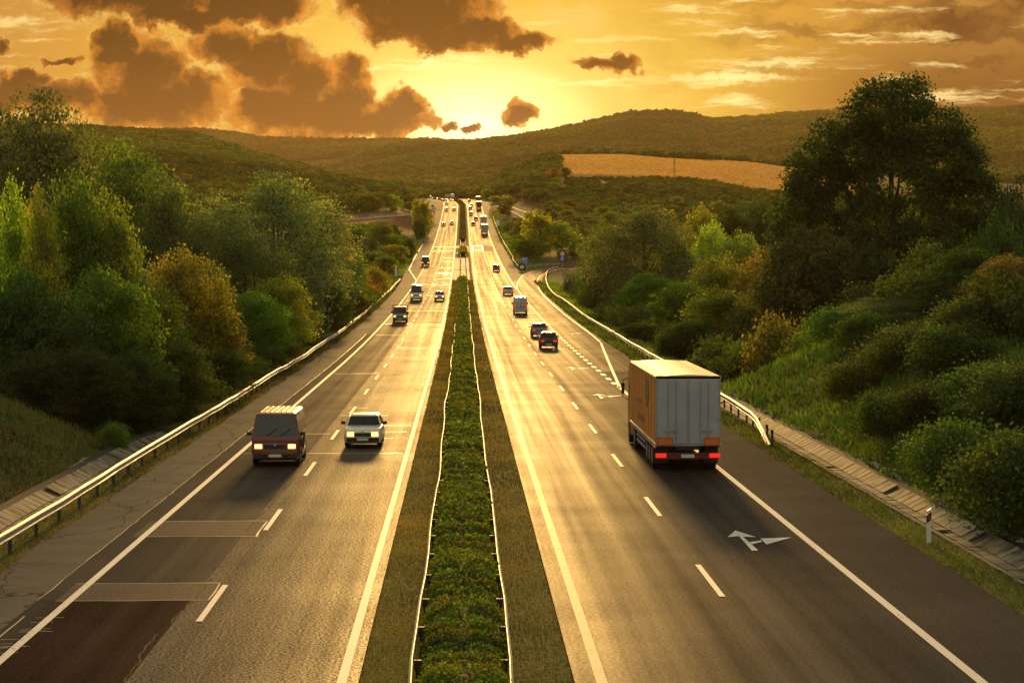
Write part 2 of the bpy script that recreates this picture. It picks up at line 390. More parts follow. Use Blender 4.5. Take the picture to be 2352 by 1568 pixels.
# old concrete shoulder with cracks
def concrete(name, c1, c2, crack):
    m, t, b = mat(name)
    c = t.new('ShaderNodeTexCoord').outputs['Object']
    n = t.noise(c, .5, 6, .65)
    col = t.mix(t.step(n, .3, .7), c1, c2)
    wv = t.v('ADD', t.v('MULTIPLY', c, (.45, .13, 0)), t.v('SCALE', t.noise(c, .8, 3, .6, True), .35))
    vo = t.new('ShaderNodeTexVoronoi', feature='DISTANCE_TO_EDGE'); t.put(vo.inputs['Vector'], wv); vo.inputs['Scale'].default_value = crack
    cr = t.step(vo.outputs[0], .0, .016, .45, 1.)
    sp = t.step(t.noise(c, 18, 2, .7), .3, .7, .82, 1.15)
    k = t.m('MULTIPLY', cr, sp)
    cc = t.v('MULTIPLY', col, t.xyz(k, k, k)); out = t.n['Material Output']; t.n.remove(b)
    d = t.new('ShaderNodeBsdfDiffuse'); t.put(d.inputs[0], cc)
    g = t.new('ShaderNodeBsdfGlossy'); t.put(g.inputs['Roughness'], t.lin(n, .3, .7, .5, .65)); t.put(g.inputs[0], t.xyz(k, k, k))
    mx = t.new('ShaderNodeMixShader'); mx.inputs[0].default_value = .08 if crack > .5 else .12
    t.l.new(d.outputs[0], mx.inputs[1]); t.l.new(g.outputs[0], mx.inputs[2]); t.l.new(mx.outputs[0], out.inputs[0])
    return m
M['shoulder_conc'] = concrete('old_pale_shoulder', (.035, .030, .018), (.075, .064, .040), .9)
M['slab'] = concrete('bridge_slab', (.36, .28, .24), (.46, .38, .33), .35)
# ditch of concrete paving slabs
def ditch_mat():
    m, t, b = mat('ditch_slabs')
    c = t.new('ShaderNodeTexCoord').outputs['Object']
    x, y, z = t.sep(c)
    n = t.noise(c, 1.1, 5, .6); n2 = t.noise(t.v('MULTIPLY', c, (.4, 1.05, .4)), .9, 1)
    k = t.m('MULTIPLY', t.step(n, .34, .50, .35, 1.), t.lin(n2, .3, .7, .6, 1.25))
    t.put(b.inputs['Base Color'], t.v('MULTIPLY', t.mix(t.step(n, .4, .7), (.17, .15, .11), (.30, .28, .23)), t.xyz(k, k, k)))
    b.inputs['Roughness'].default_value = .8; b.inputs['Specular IOR Level'].default_value = .15
    return m
M['ditch'] = ditch_mat()
def paint_mat(name, col, wear):
    m, t, b = mat(name)
    c = t.new('ShaderNodeTexCoord').outputs['Object']
    n = t.noise(c, 9, 5, .7); n2 = t.noise(c, .7, 2)
    f = t.step(t.m('ADD', n, t.m('MULTIPLY', t.m('SUBTRACT', n2, .5), .35)), wear, wear + .12)
    t.put(b.inputs['Base Color'], t.mix(f, (.07, .055, .045), col))
    b.inputs['Roughness'].default_value = .65; b.inputs['Specular IOR Level'].default_value = .2
    return m
M['paint'] = paint_mat('road_paint', (.72, .70, .66), .30)
M['paint_worn'] = paint_mat('road_paint_worn', (.34, .31, .27), .38)
M['seal'] = simple('joint_sealant', (.40, .31, .17), .38, spec=.6)
def ground_mat():
    m, t, b = mat('ground_soil_and_grass')
    c = t.new('ShaderNodeTexCoord').outputs['Object']
    a = t.new('ShaderNodeAttribute'); a.attribute_name = 'soil'
    a2 = t.new('ShaderNodeAttribute'); a2.attribute_name = 'lush'
    n = t.noise(c, .9, 6, .65); n2 = t.noise(c, .12, 4, .6); n3 = t.noise(c, 7, 3, .7)
    gr = t.mix(t.step(n3, .3, .7), (.045, .062, .012), (.12, .16, .024))
    dry = t.mix(t.step(n3, .3, .7), (.075, .048, .014), (.17, .10, .028))
    f = t.m('ADD', t.m('ADD', n, t.m('MULTIPLY', n2, .7)), t.m('MULTIPLY', a2.outputs['Fac'], -.5))
    col = t.mix(t.step(f, .62, 1.0), gr, dry)
    soil = t.mix(t.step(n, .35, .65), (.20, .07, .028), (.30, .12, .05))
    col = t.mix(t.m('MULTIPLY', a.outputs['Fac'], t.step(n, .25, .5)), col, soil)
    t.put(b.inputs['Base Color'], col); b.inputs['Roughness'].default_value = .95
    b.inputs['Specular IOR Level'].default_value = .15
    bp = t.new('ShaderNodeBump'); bp.inputs['Strength'].default_value = .9; bp.inputs['Distance'].default_value = .12
    t.put(bp.inputs['Height'], t.m('ADD', n3, n)); t.l.new(bp.outputs[0], b.inputs['Normal'])
    return m
M['ground'] = ground_mat()
def leaf_mat(name, mode, trans=.55):
    m, t, b = mat(name); t.n.remove(b)
    out = t.n['Material Output']
    a = t.new('ShaderNodeAttribute'); a.attribute_name = 'tint'
    oi = t.new('ShaderNodeObjectInfo')
    if mode == 'obj': base = oi.outputs['Color']
    else:
        gp = t.new('ShaderNodeNewGeometry').outputs['Position']
        gn = t.noise(t.v('MULTIPLY', gp, (1., .55, 1.)), 1 / 170, 4, .6)
        gk = t.step(gn, .34, .66, .62, 1.35)
        base = t.ramp(oi.outputs['Random'], [(i / max(1, len(mode) - 1), c) for i, c in enumerate(mode)])
    if mode != 'obj': base = t.v('MULTIPLY', base, t.xyz(gk, gk, gk))
    k = t.lin(a.outputs['Fac'], 0, 1, .3, 1.8) if mode == 'obj' else t.lin(a.outputs['Fac'], 0, 1, .6, 1.4)
    col = t.v('MULTIPLY', base, t.xyz(k, k, k))
    wn = t.step(a.outputs['Fac'], .62, 1., 0., .5)
    col = t.v('MULTIPLY', col, t.xyz(t.m('ADD', 1., wn), t.m('ADD', 1., t.m('MULTIPLY', wn, .25)), t.m('SUBTRACT', 1., t.m('MULTIPLY', wn, .5))))
    d = t.new('ShaderNodeBsdfDiffuse'); t.put(d.inputs[0], col)
    tr = t.new('ShaderNodeBsdfTranslucent'); t.put(tr.inputs[0], t.v('MULTIPLY', col, (2.1, 2.15, .55)))
    gl = t.new('ShaderNodeBsdfGlossy'); gl.inputs['Roughness'].default_value = .45; gl.inputs[0].default_value = (.5, .5, .5, 1)
    m1 = t.new('ShaderNodeMixShader'); m1.inputs[0].default_value = trans
    t.l.new(d.outputs[0], m1.inputs[1]); t.l.new(tr.outputs[0], m1.inputs[2])
    m2 = t.new('ShaderNodeMixShader'); m2.inputs[0].default_value = .045
    t.l.new(m1.outputs[0], m2.inputs[1]); t.l.new(gl.outputs[0], m2.inputs[2])
    t.l.new(m2.outputs[0], out.inputs[0])
    return m
M['leaf'] = leaf_mat('leaves', 'obj')
M['forest'] = leaf_mat('forest_leaves', [(.035, .07, .012), (.05, .10, .016), (.085, .12, .02), (.04, .085, .014), (.12, .11, .02), (.05, .095, .014)], .5)
M['grass'] = leaf_mat('grass_blades', 'obj', .35)
M['crack'] = simple('crack_filler', (.008, .006, .004), .9, spec=.1)
M['stone'] = simple('edging_stone', (.26, .24, .20), .9, var=.4, scale=2)
M['bark'] = simple('bark', (.055, .042, .030), .9, var=.4, scale=6)
M['steel'] = simple('galvanised_steel', (.34, .33, .31), .58, .55, var=.18, scale=1.2)
M['post'] = simple('dark_steel_post', (.06, .055, .05), .6, .4, var=.3)
M['dark_joint_shade'] = simple('dark_gap_and_shade', (.01, .009, .008), .9)  # flat black for slab joints, open gaps and the rails' painted shade

# ------------------------------------------------------------------ object helpers
def link(o, parent=None):
    COL.objects.link(o)
    if parent: o.parent = parent
    return o
def tag(o, label=None, cat=None, group=None, kind=None):
    if label: o['label'] = label
    if cat: o['category'] = cat
    if group: o['group'] = group
    if kind: o['kind'] = kind
    return o
def empty(name, loc=(0, 0, 0), rz=0., rx=0.):
    o = bpy.data.objects.new(name, None)
    o.location = loc; o.rotation_euler = (rx, 0, rz); o.empty_display_size = .3
    return link(o)
def copy_tree(o, parent=None):
    c = o.copy(); COL.objects.link(c)
    if parent: c.parent = parent
    for ch in list(o.children):
        k = copy_tree(ch, c)
    return c
def big_mesh(name, V, Fq, m, parent=None, attrs=None, smooth=False):
    """vertices (n,3) and faces (k, 3 or 4) as arrays"""
    me = bpy.data.meshes.new(name)
    n, k, w = len(V), len(Fq), Fq.shape[1]
    me.vertices.add(n); me.vertices.foreach_set('co', np.asarray(V, np.float32).ravel())
    me.loops.add(k * w); me.loops.foreach_set('vertex_index', np.asarray(Fq, np.int32).ravel())
    me.polygons.add(k); me.polygons.foreach_set('loop_start', np.arange(0, k * w, w, dtype=np.int32))
    me.polygons.foreach_set('loop_total', np.full(k, w, np.int32))
    if smooth: me.polygons.foreach_set('use_smooth', np.ones(k, bool))
    me.update(calc_edges=True)
    for a, (dom, val) in (attrs or {}).items():
        at = me.attributes.new(a, 'FLOAT', dom); at.data.foreach_set('value', np.asarray(val, np.float32))
    me.materials.append(m)
    return link(bpy.data.objects.new(name, me), parent)
class MB:
    def __init__(s): s.v = []; s.f = []
    def add(s, vs, fs):
        n = len(s.v); s.v += [tuple(a) for a in vs]; s.f += [tuple(i + n for i in f) for f in fs]; return s
    def box(s, c, d, rz=0., rx=0., taper=1.):
        x, y, z = d[0] / 2, d[1] / 2, d[2] / 2
        M3 = Euler((rx, 0, rz)).to_matrix()
        vs = [Vector(c) + M3 @ Vector((a * x * (taper if e > 0 else 1), b * y * (taper if e > 0 else 1), e * z)) for e in (-1, 1) for a, b in ((-1, -1), (1, -1), (1, 1), (-1, 1))]
        return s.add(vs, [(3, 2, 1, 0), (4, 5, 6, 7), (0, 1, 5, 4), (1, 2, 6, 5), (2, 3, 7, 6), (3, 0, 4, 7)])
    def hexa(s, lo, hi):
        """eight corners: lower four and upper four, counter-clockwise from above"""
        return s.add(list(lo) + list(hi), [(3, 2, 1, 0), (4, 5, 6, 7), (0, 1, 5, 4), (1, 2, 6, 5), (2, 3, 7, 6), (3, 0, 4, 7)])
    def prism(s, prof, x0, x1, inset=None):
        """side profile of (y, z) extruded in x; inset(y, z) narrows the ends"""
        n = len(prof); f = inset or (lambda y, z: 0)
        vs = [(x0 + f(y, z), y, z) for y, z in prof] + [(x1 - f(y, z), y, z) for y, z in prof]
        fs = [tuple(range(n)), tuple(range(2 * n - 1, n - 1, -1))] + [(i, i + n, (i + 1) % n + n, (i + 1) % n) for i in range(n)]
        return s.add(vs, fs)
    def tube(s, pts, rad, seg=6, cap=True):
        pts = [Vector(p) for p in pts]; rad = rad if hasattr(rad, '__len__') else [rad] * len(pts)
        n0 = len(s.v); ref = Vector((0.3, .2, 1)).normalized()
        for i, p in enumerate(pts):
            d = (pts[min(i + 1, len(pts) - 1)] - pts[max(i - 1, 0)]).normalized()
            a = d.cross(ref if abs(d.dot(ref)) < .95 else Vector((1, 0, 0))).normalized(); b = d.cross(a)
            for k in range(seg):
                t = 2 * PI * k / seg
                s.v.append(tuple(p + (a * math.cos(t) + b * math.sin(t)) * rad[i]))
        for i in range(len(pts) - 1):
            for k in range(seg):
                a, b = n0 + i * seg + k, n0 + i * seg + (k + 1) % seg
                s.f.append((a, b, b + seg, a + seg))
        if cap:
            s.f.append(tuple(n0 + k for k in range(seg))[::-1])
            s.f.append(tuple(n0 + (len(pts) - 1) * seg + k for k in range(seg)))
        return s
    def disc(s, c, r, ax='y', depth=.02, seg=20):
        c = Vector(c); d = {'x': Vector((1, 0, 0)), 'y': Vector((0, 1, 0)), 'z': Vector((0, 0, 1))}[ax] * depth / 2
        return s.tube([c - d, c + d], r, seg)
    def build(s, name, m, parent=None, smooth=False, bevel=0., segs=2, tess=False):
        me = bpy.data.meshes.new(name)
        me.from_pydata(s.v, [], s.f); me.materials.append(m)
        bm = bmesh.new(); bm.from_mesh(me)
        bmesh.ops.recalc_face_normals(bm, faces=bm.faces)
        if bevel:
            bmesh.ops.bevel(bm, geom=[e for e in bm.edges if len(e.link_faces) == 2 and e.calc_face_angle(0) > .25], offset=bevel, segments=segs, affect='EDGES', profile=.6, clamp_overlap=True)
        if smooth:
            for f in bm.faces: f.smooth = True
            for e in bm.edges:
                if len(e.link_faces) == 2 and e.calc_face_angle(0) > .6: e.smooth = False
        bm.to_mesh(me); bm.free(); me.update()
        return link(bpy.data.objects.new(name, me), parent)

def rows_between(a, b, extra=()):
    r = set([float(a), float(b)] + [float(e) for e in extra if a < e < b])
    r |= set(float(k) for k in np.arange(math.ceil(a / 5) * 5, b, 5) if k > a)
    return sorted(r)
def fx(f, Y): return float(f(Y)) if callable(f) else f + float(XC(Y))
class Sheet(MB):
    def strip(s, xa, xb, Y0, Y1, dz, cuts=1):
        rr = rows_between(Y0, Y1); n = cuts + 1
        vs = []
        for Y in rr:
            a, b = fx(xa, Y), fx(xb, Y); z = float(Z(Y)) + dz
            vs += [(a + (b - a) * k / cuts, Y, z) for k in range(n)]
        fs = [(i * n + k, i * n + k + 1, (i + 1) * n + k + 1, (i + 1) * n + k) for i in range(len(rr) - 1) for k in range(cuts)]
        return s.add(vs, fs)
    def ribbon(s, A, B, dz, keepz=False):
        vs = []
        for a, b in zip(A, B):
            for p in (a, b): vs.append((p[0], p[1], (p[2] if keepz else float(Z(p[1]))) + dz))
        return s.add(vs, [(2 * i, 2 * i + 1, 2 * i + 3, 2 * i + 2) for i in range(len(A) - 1)])
def resample(L, n):
    L = [Vector(p) for p in L]; d = [0]
    for a, b in zip(L[:-1], L[1:]): d.append(d[-1] + (b - a).length)
    # smooth (Catmull-Rom) then even spacing
    out = []
    for i in range(n):
        t = d[-1] * i / (n - 1); k = min(max(np.searchsorted(d, t) - 1, 0), len(L) - 2)
        f = (t - d[k]) / max(1e-6, d[k + 1] - d[k])
        p0, p1, p2, p3 = L[max(k - 1, 0)], L[k], L[k + 1], L[min(k + 2, len(L) - 1)]
        out.append(.5 * ((2 * p1) + (p2 - p0) * f + (2 * p0 - 5 * p1 + 4 * p2 - p3) * f * f + (3 * p1 - p0 - 3 * p2 + p3) * f ** 3))
    return out
def offset(L, d):
    """shift a polyline sideways (to the right of its direction)"""
    out = []
    for i, p in enumerate(L):
        t = (L[min(i + 1, len(L) - 1)] - L[max(i - 1, 0)]); t.z = 0; t.normalize()
        out.append(p + Vector((t.y, -t.x, 0)) * d)
    return out

# ------------------------------------------------------------------ terrain
def make_terrain():
    uu = np.concatenate([np.arange(-1500, -300, 60), np.arange(-300, 2700, 9), np.arange(2700, 3901, 60)]).astype(float)
    yy = [12.]
    while yy[-1] < 7600: yy.append(yy[-1] + max(1.6, yy[-1] * (.009 if yy[-1] < 1700 else .014)))
    yy = np.array(yy)
    U, Y = np.meshgrid(uu, yy)
    X = (U - 1062) / F * Y
    # keep a wide skirt next to the camera
    wide = np.sign(U - 1062) * np.maximum(np.abs(X), np.abs(U - 1062) / 2400 * 60)
    k = sstep(20, 110, Y); X = wide * (1 - k) + X * k
    Zt = T(X, Y)
    nY, nU = U.shape
    idx = np.arange(nY * nU).reshape(nY, nU)
    Fq = np.stack([idx[:-1, :-1], idx[:-1, 1:], idx[1:, 1:], idx[1:, :-1]], -1).reshape(-1, 4)
    V = np.stack([X, Y, Zt], -1).reshape(-1, 3)
    soil = sstep(840, 870, Y) * sstep(960, 935, Y) * sstep(-17, -23, X) * sstep(-75, -50, X)
    soil = np.maximum(soil, .55 * sstep(1230, 1280, Y) * sstep(1600, 1400, Y) * sstep(20, 50, X))
    off = np.maximum(edge_l(Y) - X, X - edge_r(Y))
    lush = sstep(-.5, .5, off) * sstep(9, 4, off) * sstep(150, 230, Y) * sstep(1100, 900, Y)
    lush = np.maximum(lush, sstep(2000, 2600, Y))
    lush = np.maximum(lush, .45 * (np.abs(X) < 2.3) * (Y < 500))
    # grassy step of the bank on the right, bright by the curb
    lush = np.maximum(lush, .75 * sstep(.1, .6, off) * sstep(2.2, 1.2, off))
    o = big_mesh('ground', V, Fq, M['ground'], attrs={'soil': ('POINT', soil.ravel()), 'lush': ('POINT', lush.ravel())}, smooth=True)
    tag(o, kind='structure')
make_terrain()

# ------------------------------------------------------------------ roads
def roads():
    S = lambda n, b, m: tag(b.build(n, M[m]), kind='structure')
    b = Sheet(); b.strip(-2.05, -6.62, 20, 281, 0, 2); S('left_carriageway_inner_lane', b, 'asph_coarse')
    b = Sheet(); b.strip(-6.62, -10.35, 20, 281, 0, 2); S('left_carriageway_slow_lane', b, 'asph_slow')
    b = Sheet(); b.strip(-2.05, -9.9, 281, 1560, 0, 3); S('left_carriageway', b, 'asph_r')
    el = lambda Y: float(np.interp(Y, EDGE_L[:, 0], EDGE_L[:, 1])) + float(XC(Y)) + (.12 * math.sin(Y * 1.7) + .08 * math.sin(Y * 4.1) if Y < 300 else 0)
    b = Sheet(); b.strip(-10.35, el, 20, 281, 0, 2); S('left_shoulder_pavement', b, 'shoulder_conc')
    b = Sheet(); b.strip(-9.9, el, 281, 1560, 0, 2); S('left_shoulder_road', b, 'asph_brown')
    b = Sheet(); b.strip(2.2, 10.35, 20, 1560, 0, 3); S('right_carriageway', b, 'asph_r')
    er = lambda Y: fx(lambda y: float(np.interp(y, EDGE_R[:, 0], EDGE_R[:, 1])) + float(XC(y)), Y) + (.05 * math.sin(Y * 2.1) if Y < 200 else 0)
    b = Sheet(); b.strip(10.35, er, 20, 172, 0, 2); S('right_shoulder_pavement', b, 'asph_shoulder')
    b = Sheet(); b.strip(10.35, er, 172, 480, 0, 2); S('slip_road_lane', b, 'asph_slow')
    b = Sheet(); b.strip(10.35, er, 480, 1560, 0, 2); S('right_shoulder_road', b, 'asph_brown')
    # slip road curving away to the right
    A = resample(offset(ramp_in, 0) + [ramp_in[-1] + Vector((7, 3, .5)), ramp_in[-1] + Vector((40, 10, 1))], 60)
    O = resample(offset(ramp_out[6:], .9) + [ramp_out[-1] + Vector((6, 2, .3)), ramp_out[-1] + Vector((40, 8, 1))], 60)
    b = Sheet(); b.ribbon(A, O, .006); S('slip_road', b, 'asph_slow')
    # side road joining from the left beyond the bridge
    lo = resample([Vector(p) for p in ((-12.6, 790, 0), (-13.4, 812, 0), (-15, 836, 0), (-19, 848, 0), (-60, 858, 0))], 40)
    hi = resample([Vector(p) for p in ((-12.6, 875, 0), (-13.4, 870, 0), (-16, 866, 0), (-22, 864, 0), (-60, 870, 0))], 40)
    b = Sheet(); b.ribbon(lo, hi, .006); S('side_road_junction', b, 'asph_side')
    for nm, line, w in (('side_road_left', side_left, 2.6), ('side_road_right', side_right, 3.6)):
        L = resample(line, 50)
        b = Sheet(); b.ribbon(offset(L, -w), offset(L, w), .0, True); S(nm, b, 'asph_side')
    # repair patches in the slow lane
    b = Sheet(); b.strip(-6.62, -9.72, 20, 56.4, .004, 1); S('road_patch_brown', b, 'asph_patch')
    b = Sheet()
    for y0, y1 in ((56.5, 59.4), (69.5, 73.6)): b.strip(-6.2, -9.9, y0, y1, .005, 1)
    for y0, y1 in ((118, 121.5), (150, 152), (196, 200)): b.strip(-10.8, -12.15, y0, y1, .004)
    S('road_patch_bands', b, 'asph_brown')
    b = Sheet(); b.strip(-9.7, -10.33, 56.5, 250, .004, 1); S('road_edge_strip', b, 'asph_shoulder')
    b = Sheet(); b.strip(6.5, 10.3, 712, 768, .006); S('road_patch_far', b, 'asph_brown')
    # median ground
    b = Sheet(); b.strip(-2.3, -.7, 487, 651, -.02); b.strip(-.3, .75, 487, 651, .02); b.strip(1.05, 1.65, 487, 651, .02)
    b.strip(-2.05, -.75, 690, 700, .02); b.strip(-2.05, -.75, 742, 765, .02); b.strip(1.15, 2.0, 705, 765, .02)
    S('median_concrete_slab', b, 'slab')
    b = Sheet(); b.strip(-.75, -.25, 487, 651, .0); b.strip(.7, 1.08, 487, 651, .0); b.strip(-.75, 1.15, 655, 668, .0); b.strip(-.75, 1.15, 722, 815, .0); b.strip(-1.8, 2, 556, 558.5, .03)  # black strips paint the shade under the rails and in the open gaps
    S('median_gap_shade', b, 'dark_joint_shade')
    # ditches of paving slabs
    def ditch(xf, s, Y0, Y1, name, end=None):
        vs, fs = [], []
        yy = np.arange(Y0, Y1 + .1, 1.)
        prof = ((1.25, .02), (1.75, -.14), (2.15, -.14), (2.75, .14), (3.05, .26))
        for Y in yy:
            e = fx(xf, Y); k = 0 if end is None else end(Y)
            for a, h in prof:
                x = e + s * (a + k + .02 * math.sin(Y * .37 + a * 5)); vs.append((x, Y, float(Z(Y)) - .09 + h))
        n = len(prof)
        fs = [(i * n + k, i * n + k + 1, (i + 1) * n + k + 1, (i + 1) * n + k) for i in range(len(yy) - 1) for k in range(n - 1)]
        tag(MB().add(vs, fs).build(name + '_bed', M['dark_joint_shade'], smooth=True), kind='structure')
        r = random.Random(11); b = MB(); Y = Y0
        while Y < Y1 - 1:
            l = r.uniform(.78, .98)
            e = fx(xf, Y); k = 0 if end is None else end(Y); zz = float(Z(Y)) - .02
            for (a0, h0), (a1, h1) in zip(prof[:-2], prof[1:-1]):
                if r.random() < .03: continue
                g = .025; j = lambda: r.uniform(-.02, .02); q = [(a0 + g, h0), (a1 - g, h1)]
                P4 = [(e + s * (q[0][0] + k), Y + .03 + j(), zz + q[0][1] + j() * .6), (e + s * (q[1][0] + k), Y + .03 + j() * 2, zz + q[1][1] + j() * .6), (e + s * (q[1][0] + k), Y + l - .06 + j() * 2, zz + q[1][1] + j() * .6), (e + s * (q[0][0] + k), Y + l - .06 + j(), zz + q[0][1] + j() * .6)]
                b.hexa([(x, y, z - .07) for x, y, z in P4], P4)
            Y += l
        tag(b.build(name, M['ditch']), kind='structure')
    ditch(lambda Y: float(np.interp(Y, EDGE_R[:, 0], EDGE_R[:, 1])), 1, 22, 150, 'drainage_channel_right')
    ditch(lambda Y: -12.3, -1, 22, 112, 'drainage_channel_left', lambda Y: .0 if Y < 98 else -(Y - 98) ** 2 * .004)
# rough stone edging on the outer side of the channels
def edging(name, sgn, f, Y0, Y1, off):
    r = random.Random(6); b = MB(); Y = Y0
    while Y < Y1:
        l = r.uniform(.25, .6); x = f(Y) + sgn * (off + r.uniform(-.08, .10))
        if r.random() < .8: b.box((x, Y + l / 2, Tz(x, Y) + .03), (r.uniform(.10, .24), l * .86, r.uniform(.08, .2)), r.uniform(-.25, .25), r.uniform(-.1, .1), .8)
        Y += l
    tag(b.build(name, M['stone']), kind='structure')
edging('channel_edging_right', 1, lambda Y: float(np.interp(Y, EDGE_R[:, 0], EDGE_R[:, 1])), 36, 150, 3.12)
edging('channel_edging_left', -1, lambda Y: -12.3, 40, 100, 3.12)
roads()

# ------------------------------------------------------------------ painted markings
def markings():
    W = .012
    def S(n, b, m='paint'): return tag(b.build(n, M[m]), kind='structure')
    b = Sheet(); b.strip(-2.28, -2.47, 20, 1560, W); S('edge_line_left_inner', b)
    b = Sheet(); b.strip(-9.46, -9.66, 20, 485, W)
    b.strip(-9.46, -9.66, 560, 1560, W)
    for k in range(24): b.strip(-9.44, -9.68, 485 + k * 3, 486.5 + k * 3, W)
    b.ribbon([Vector((-9.46, 485, 0)), Vector((-12.7, 561, 0)), Vector((-13.25, 662, 0)), Vector((-13.2, 790, 0))], [Vector((-9.7, 485, 0)), Vector((-13.0, 561, 0)), Vector((-13.55, 662, 0)), Vector((-13.5, 790, 0))], W)
    S('edge_line_left_outer', b)
    b = Sheet(); b.strip(2.62, 2.84, 20, 1560, W); S('edge_line_right_inner', b, 'paint_worn')
    b = Sheet(); b.strip(10.08, 10.3, 20, 152, W); b.strip(9.98, 10.2, 432, 1560, W); S('edge_line_right_outer', b)
    b = Sheet()
    y = 56.8 + 18 * 7
    while y > 26: y -= 18
    while y < 1400: b.strip(6.32, 6.47, y, y + 6, W); y += 18
    S('lane_dashes_right', b)
    b = Sheet(); y = 56.2 - 36      # left carriageway dashes, measured at (490,1383) and (632,1195)
    y = G(490, 1383).y - 3 - 36
    while y < 1400: b.strip(-5.97, -6.12, y, y + 6, W); y += 18
    S('lane_dashes_left', b)
    b = Sheet(); y = 154.
    while y < 432: b.strip(10.0, 10.34, y, y + 3, W); y += 6
    S('lane_divider_blocks', b)
    b = Sheet()
    L = resample([Vector((10.2, 150, 0)), Vector((14.0 - .4, 228, 0))], 20); b.ribbon(offset(L, -.1), offset(L, .1), W)
    L = resample(ramp_out[2:] + [ramp_out[-1] + Vector((6, 2, .3)), ramp_out[-1] + Vector((30, 6, 1))], 110); b.ribbon(offset(L, -.1), offset(L, .1), W + .006)
    L = resample(ramp_in + [ramp_in[-1] + Vector((7, 3, .5)), ramp_in[-1] + Vector((30, 8, 1))], 70); b.ribbon(offset(L, -.1), offset(L, .1), W + .006)
    S('edge_line_slip_road', b)
    # arrows: straight on and right, every 36 m
    def at_(x, y):
        p = G((2600 + x / 1.2444) * .6125, (1300 + y / 1.2444) * .6125); return (p.x - 8.38, p.y - 66.)
    ARROW = [[at_(*q) for q in pl] for pl in (((160, 889), (196, 858), (294, 889), (232, 887), (213, 884)), ((213, 884), (232, 887), (303, 951), (273, 952)), ((262, 912), (316, 904), (320, 911), (274, 922)), ((313, 895), (458, 890), (341, 923)))]
    def arrow(b, x, Y, straight=True):
        def poly(pts):
            b.add([(x + a, Y + c, float(Z(Y + c)) + W + .003) for a, c in pts], [tuple(range(len(pts)))])
        if straight:
            for q in ARROW: poly(q)
        else:
            poly([(-.3, 0), (-.12, 0), (-.12, 1.6), (-.3, 1.6)]); poly([(-.3, 1.6), (-.12, 1.2), (.4, 2.2), (.4, 2.7)])
            poly([(.38, 1.6), (1.1, 3.0), (.38, 3.3)])
    b = Sheet()
    for k in range(7): arrow(b, 8.38, 66. + 36.3 * k)
    for k in range(5): arrow(b, 12.0, 249. + 36 * k, False)
    S('painted_arrows', b)
    # hatching on the side road and its edge lines
    L = resample(side_right, 60)
    b = Sheet(); b.ribbon(offset(L, -3.4), offset(L, -3.1), .012, True); b.ribbon(offset(L, 3.1), offset(L, 3.3), .012, True)
    for k in range(4, 40, 5):
        a, c = offset(L, 3.0)[k], offset(L, .6)[k + 3]
        d = Vector((0, 2.2, .1)); b.ribbon([a, a + d], [c, c + d], .015, True)
    S('side_road_markings', b)
    # bright sealed joints across the left carriageway, with their own small irregularities
    rnd = random.Random(3)
    b = Sheet()
    def joint(Y, x0, x1, w=.05):
        n = max(2, int(abs(x1 - x0) / .5)); A, B = [], []
        for i in range(n + 1):
            x = x0 + (x1 - x0) * i / n; yy = Y + rnd.uniform(-.03, .03) * 1.5 + .06 * i / n
            A.append(Vector((x, yy, 0))); B.append(Vector((x, yy + w * rnd.uniform(.6, 1.3), 0)))
        b.ribbon(A, B, .009)
    def seam(x, Y0, Y1, w=.04):
        n = max(2, int((Y1 - Y0) / 1.)); A, B = [], []
        for i in range(n + 1):
            yy = Y0 + (Y1 - Y0) * i / n; xx = x + rnd.uniform(-.02, .02)
            A.append(Vector((xx, yy, 0))); B.append(Vector((xx + w * rnd.uniform(.5, 1.2), yy, 0)))
        b.ribbon(A, B, .009)
    for Y in (56.4, 59.4, 69.5, 73.6): joint(Y, -9.9 if Y < 60 else -9.6, -6.2, .055)
    seam(-6.22, 56.5, 59.4, .05); seam(-6.22, 69.5, 73.6, .05)
    seam(-10.36, 56.5, 250, .035)
    for v, x0, x1 in ((996, -9.4, -6.3), (1041, -9.4, -2.6), (937, -6.4, -5.3), (954, -6.6, -4), (977, -4.2, -2.6), (992, -4.4, -2.7), (1007, -4.3, -3.2), (858, -9.3, -6), (769.4, -9.3, -6.3),
                      (800, -6, -3.2), (745, -9.4, -2.5), (743.5, -9.4, -6), (714, -9.2, -2.7), (690, -9, -6.5), (680, -6, -3), (654.8, -9, -2.6), (640, -6, -2.6), (628, -6, -2.5), (626, -6.5, -3), (615, -6, -2.5)):
        p = G(1000, v); joint(p.y, x0, x1, .045 + p.y * .0005)
    for y in (1360, 1220, 1110, 1092, 965, 825, 735, 575, 475):
        p = G(*P(7, 500, y)); joint(p.y, -9.3 if y in (575, 475, 1360) else -5.5, -2.6, .05 + p.y * .0007)
    for y in (450, 550): p = G(*P(7, 1100, y)); joint(p.y, 3.2, 6.3, .9)
    for x in (3.3, 6.4): seam(x, 715, 765, .2)
    for k in range(8): joint(40 + rnd.uniform(6, 14.5), -9.9, -9.9 + rnd.uniform(.5, .9), .03)
    for k in range(3): joint(49.5 + k * .55, -10.15, -9.7, .03)
    seam(-10.2, 49, 54, .05)
    S('sealed_joints', b, 'seal')
    # dark cracks and a few oil stains
    b = Sheet()
    def crack(x, Y, dx, dy, n, w):
        A, B = [], []; a = 0
        for i in range(n + 1):
            a += rnd.uniform(-.5, .5); k = .3 + 1.2 * rnd.random()
            if i == n: k = .05
            px, py = x - dy * a * .10, Y + dx * a * .10
            A.append(Vector((px - dy * w * k, py + dx * w * k, 0))); B.append(Vector((px + dy * w * k, py - dx * w * k, 0)))
            x += dx * .25; Y += dy * .25
        b.ribbon(A, B, .0085)
    Y = 47.
